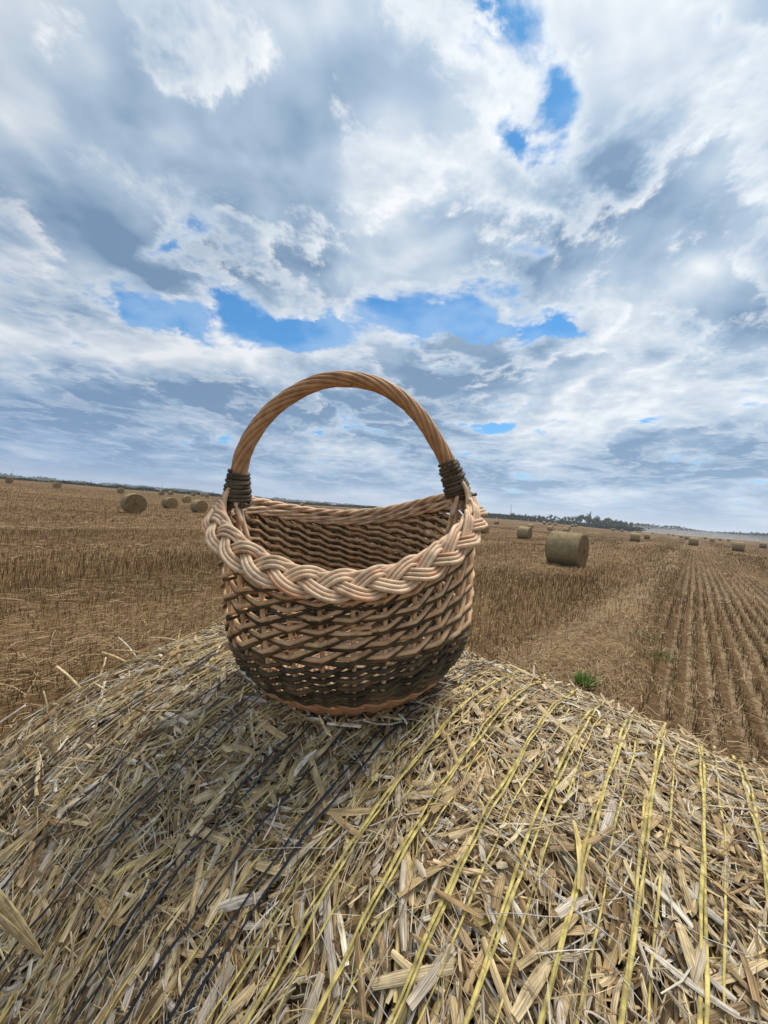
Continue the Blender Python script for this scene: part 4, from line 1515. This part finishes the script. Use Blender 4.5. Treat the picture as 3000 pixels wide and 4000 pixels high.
    link('collar', mesh('collar', v, [f, t], M_CH), o)


build_far()


# ---------------------------------------------------------------- green tufts
def tuft(x, y, n, h, spread, label, group=None):
    g = np.random.default_rng(int(abs(x * 1000)))
    z0 = float(hgt(np.array(x), np.array(y)))
    a = g.uniform(0, 6.3, n)
    r = spread * np.sqrt(g.random(n))
    bx_, by_ = r * np.cos(a), r * np.sin(a)
    L = h * g.uniform(.5, 1.1, n)
    lean = g.uniform(.1, .7, n)
    la = a + g.normal(0, .6, n)
    w_ = g.uniform(.003, .006, n)
    wa = la + math.pi / 2
    V = []
    for u, ww in ((0, 1), (.4, .9), (.75, .6), (1, .08)):
        cx = bx_ + np.cos(la) * lean * L * u ** 1.8
        cy = by_ + np.sin(la) * lean * L * u ** 1.8
        cz = L * (u - .35 * lean * u ** 2.2) - .005
        for s in (-1, 1):
            V.append(np.stack([cx + s * np.cos(wa) * w_ * ww, cy + s * np.sin(wa) * w_ * ww, cz], -1))
    V = np.stack(V, 1).reshape(-1, 3)
    k = np.arange(n)[:, None] * 8
    Q = np.vstack([k + np.array([2 * i, 2 * i + 1, 2 * i + 3, 2 * i + 2]) for i in range(3)])
    o = link('grass_tuft', mesh('grass_tuft', V, Q, M_GRASS, False, np.repeat(g.uniform(0, 1, n), 8)), label=label, cat='grass', group=group)
    o.location = (x, y, z0)


tuft(2.10, 3.74, 170, .15, .09, 'bright green grass tuft behind the right shoulder of the bale')
tuft(3.55, 4.75, 60, .10, .16, 'sparse green weeds at the left edge of the bare rows', 'green weeds in the stubble')
tuft(3.95, 5.6, 60, .11, .18, 'faint green weeds farther along the first bare row', 'green weeds in the stubble')


# ---------------------------------------------------------------- the air between here and the horizon
def build_air():
    m = bpy.data.materials.new('air')
    m.use_nodes = True
    nt = m.node_tree
    nt.nodes.clear()
    out = nt.nodes.new('ShaderNodeOutputMaterial')
    pv = nt.nodes.new('ShaderNodeVolumePrincipled')
    pv.inputs['Color'].default_value = (0.80, 0.88, 1.0, 1)
    pv.inputs['Density'].default_value = 0.00030
    pv.inputs['Anisotropy'].default_value = 0.3
    nt.links.new(pv.outputs[0], out.inputs['Volume'])
    v, f = box_arrays(-2700, 2700, -2700, 2700, -6, 46)
    link('haze', mesh('haze', v, f, m, False), kind='stuff')


build_air()


def build_dust():
    m = bpy.data.materials.new('dust')
    m.use_nodes = True
    nt = m.node_tree
    nt.nodes.clear()
    out = nt.nodes.new('ShaderNodeOutputMaterial')
    pv = nt.nodes.new('ShaderNodeVolumePrincipled')
    pv.inputs['Color'].default_value = (0.95, 0.93, 0.90, 1)
    pv.inputs['Density'].default_value = 0.0042
    nt.links.new(pv.outputs[0], out.inputs['Volume'])
    u = np.linspace(0, math.pi, 13)
    a = np.arange(24) / 24 * 2 * math.pi
    v = np.stack([np.sin(u)[:, None] * np.cos(a), np.sin(u)[:, None] * np.sin(a), np.broadcast_to(np.cos(u)[:, None], (13, 24))], -1).reshape(-1, 3)
    i = np.arange(12)[:, None]
    j = np.arange(24)[None, :]
    f = np.stack([i * 24 + j, (i + 1) * 24 + j, (i + 1) * 24 + (j + 1) % 24, i * 24 + (j + 1) % 24], -1).reshape(-1, 4)
    me = mesh('dust_cloud', v, f, m)
    for (th, rr, sx, sy, sz, zz, lab) in ((35, 560, 100, 40, 5.0, 2, 'pale dust drifting low over the field behind the tree row'), (43, 600, 120, 45, 4.5, 2, 'thin dust along the horizon at the right edge')):
        o = link('dust_cloud', me, label=lab, cat='dust', kind='stuff')
        o.location = (rr * math.sin(math.radians(th)), rr * math.cos(math.radians(th)), zz - 2)
        o.rotation_euler = (0, 0, -math.radians(th))
        o.scale = (sx, sy, sz)


build_dust()
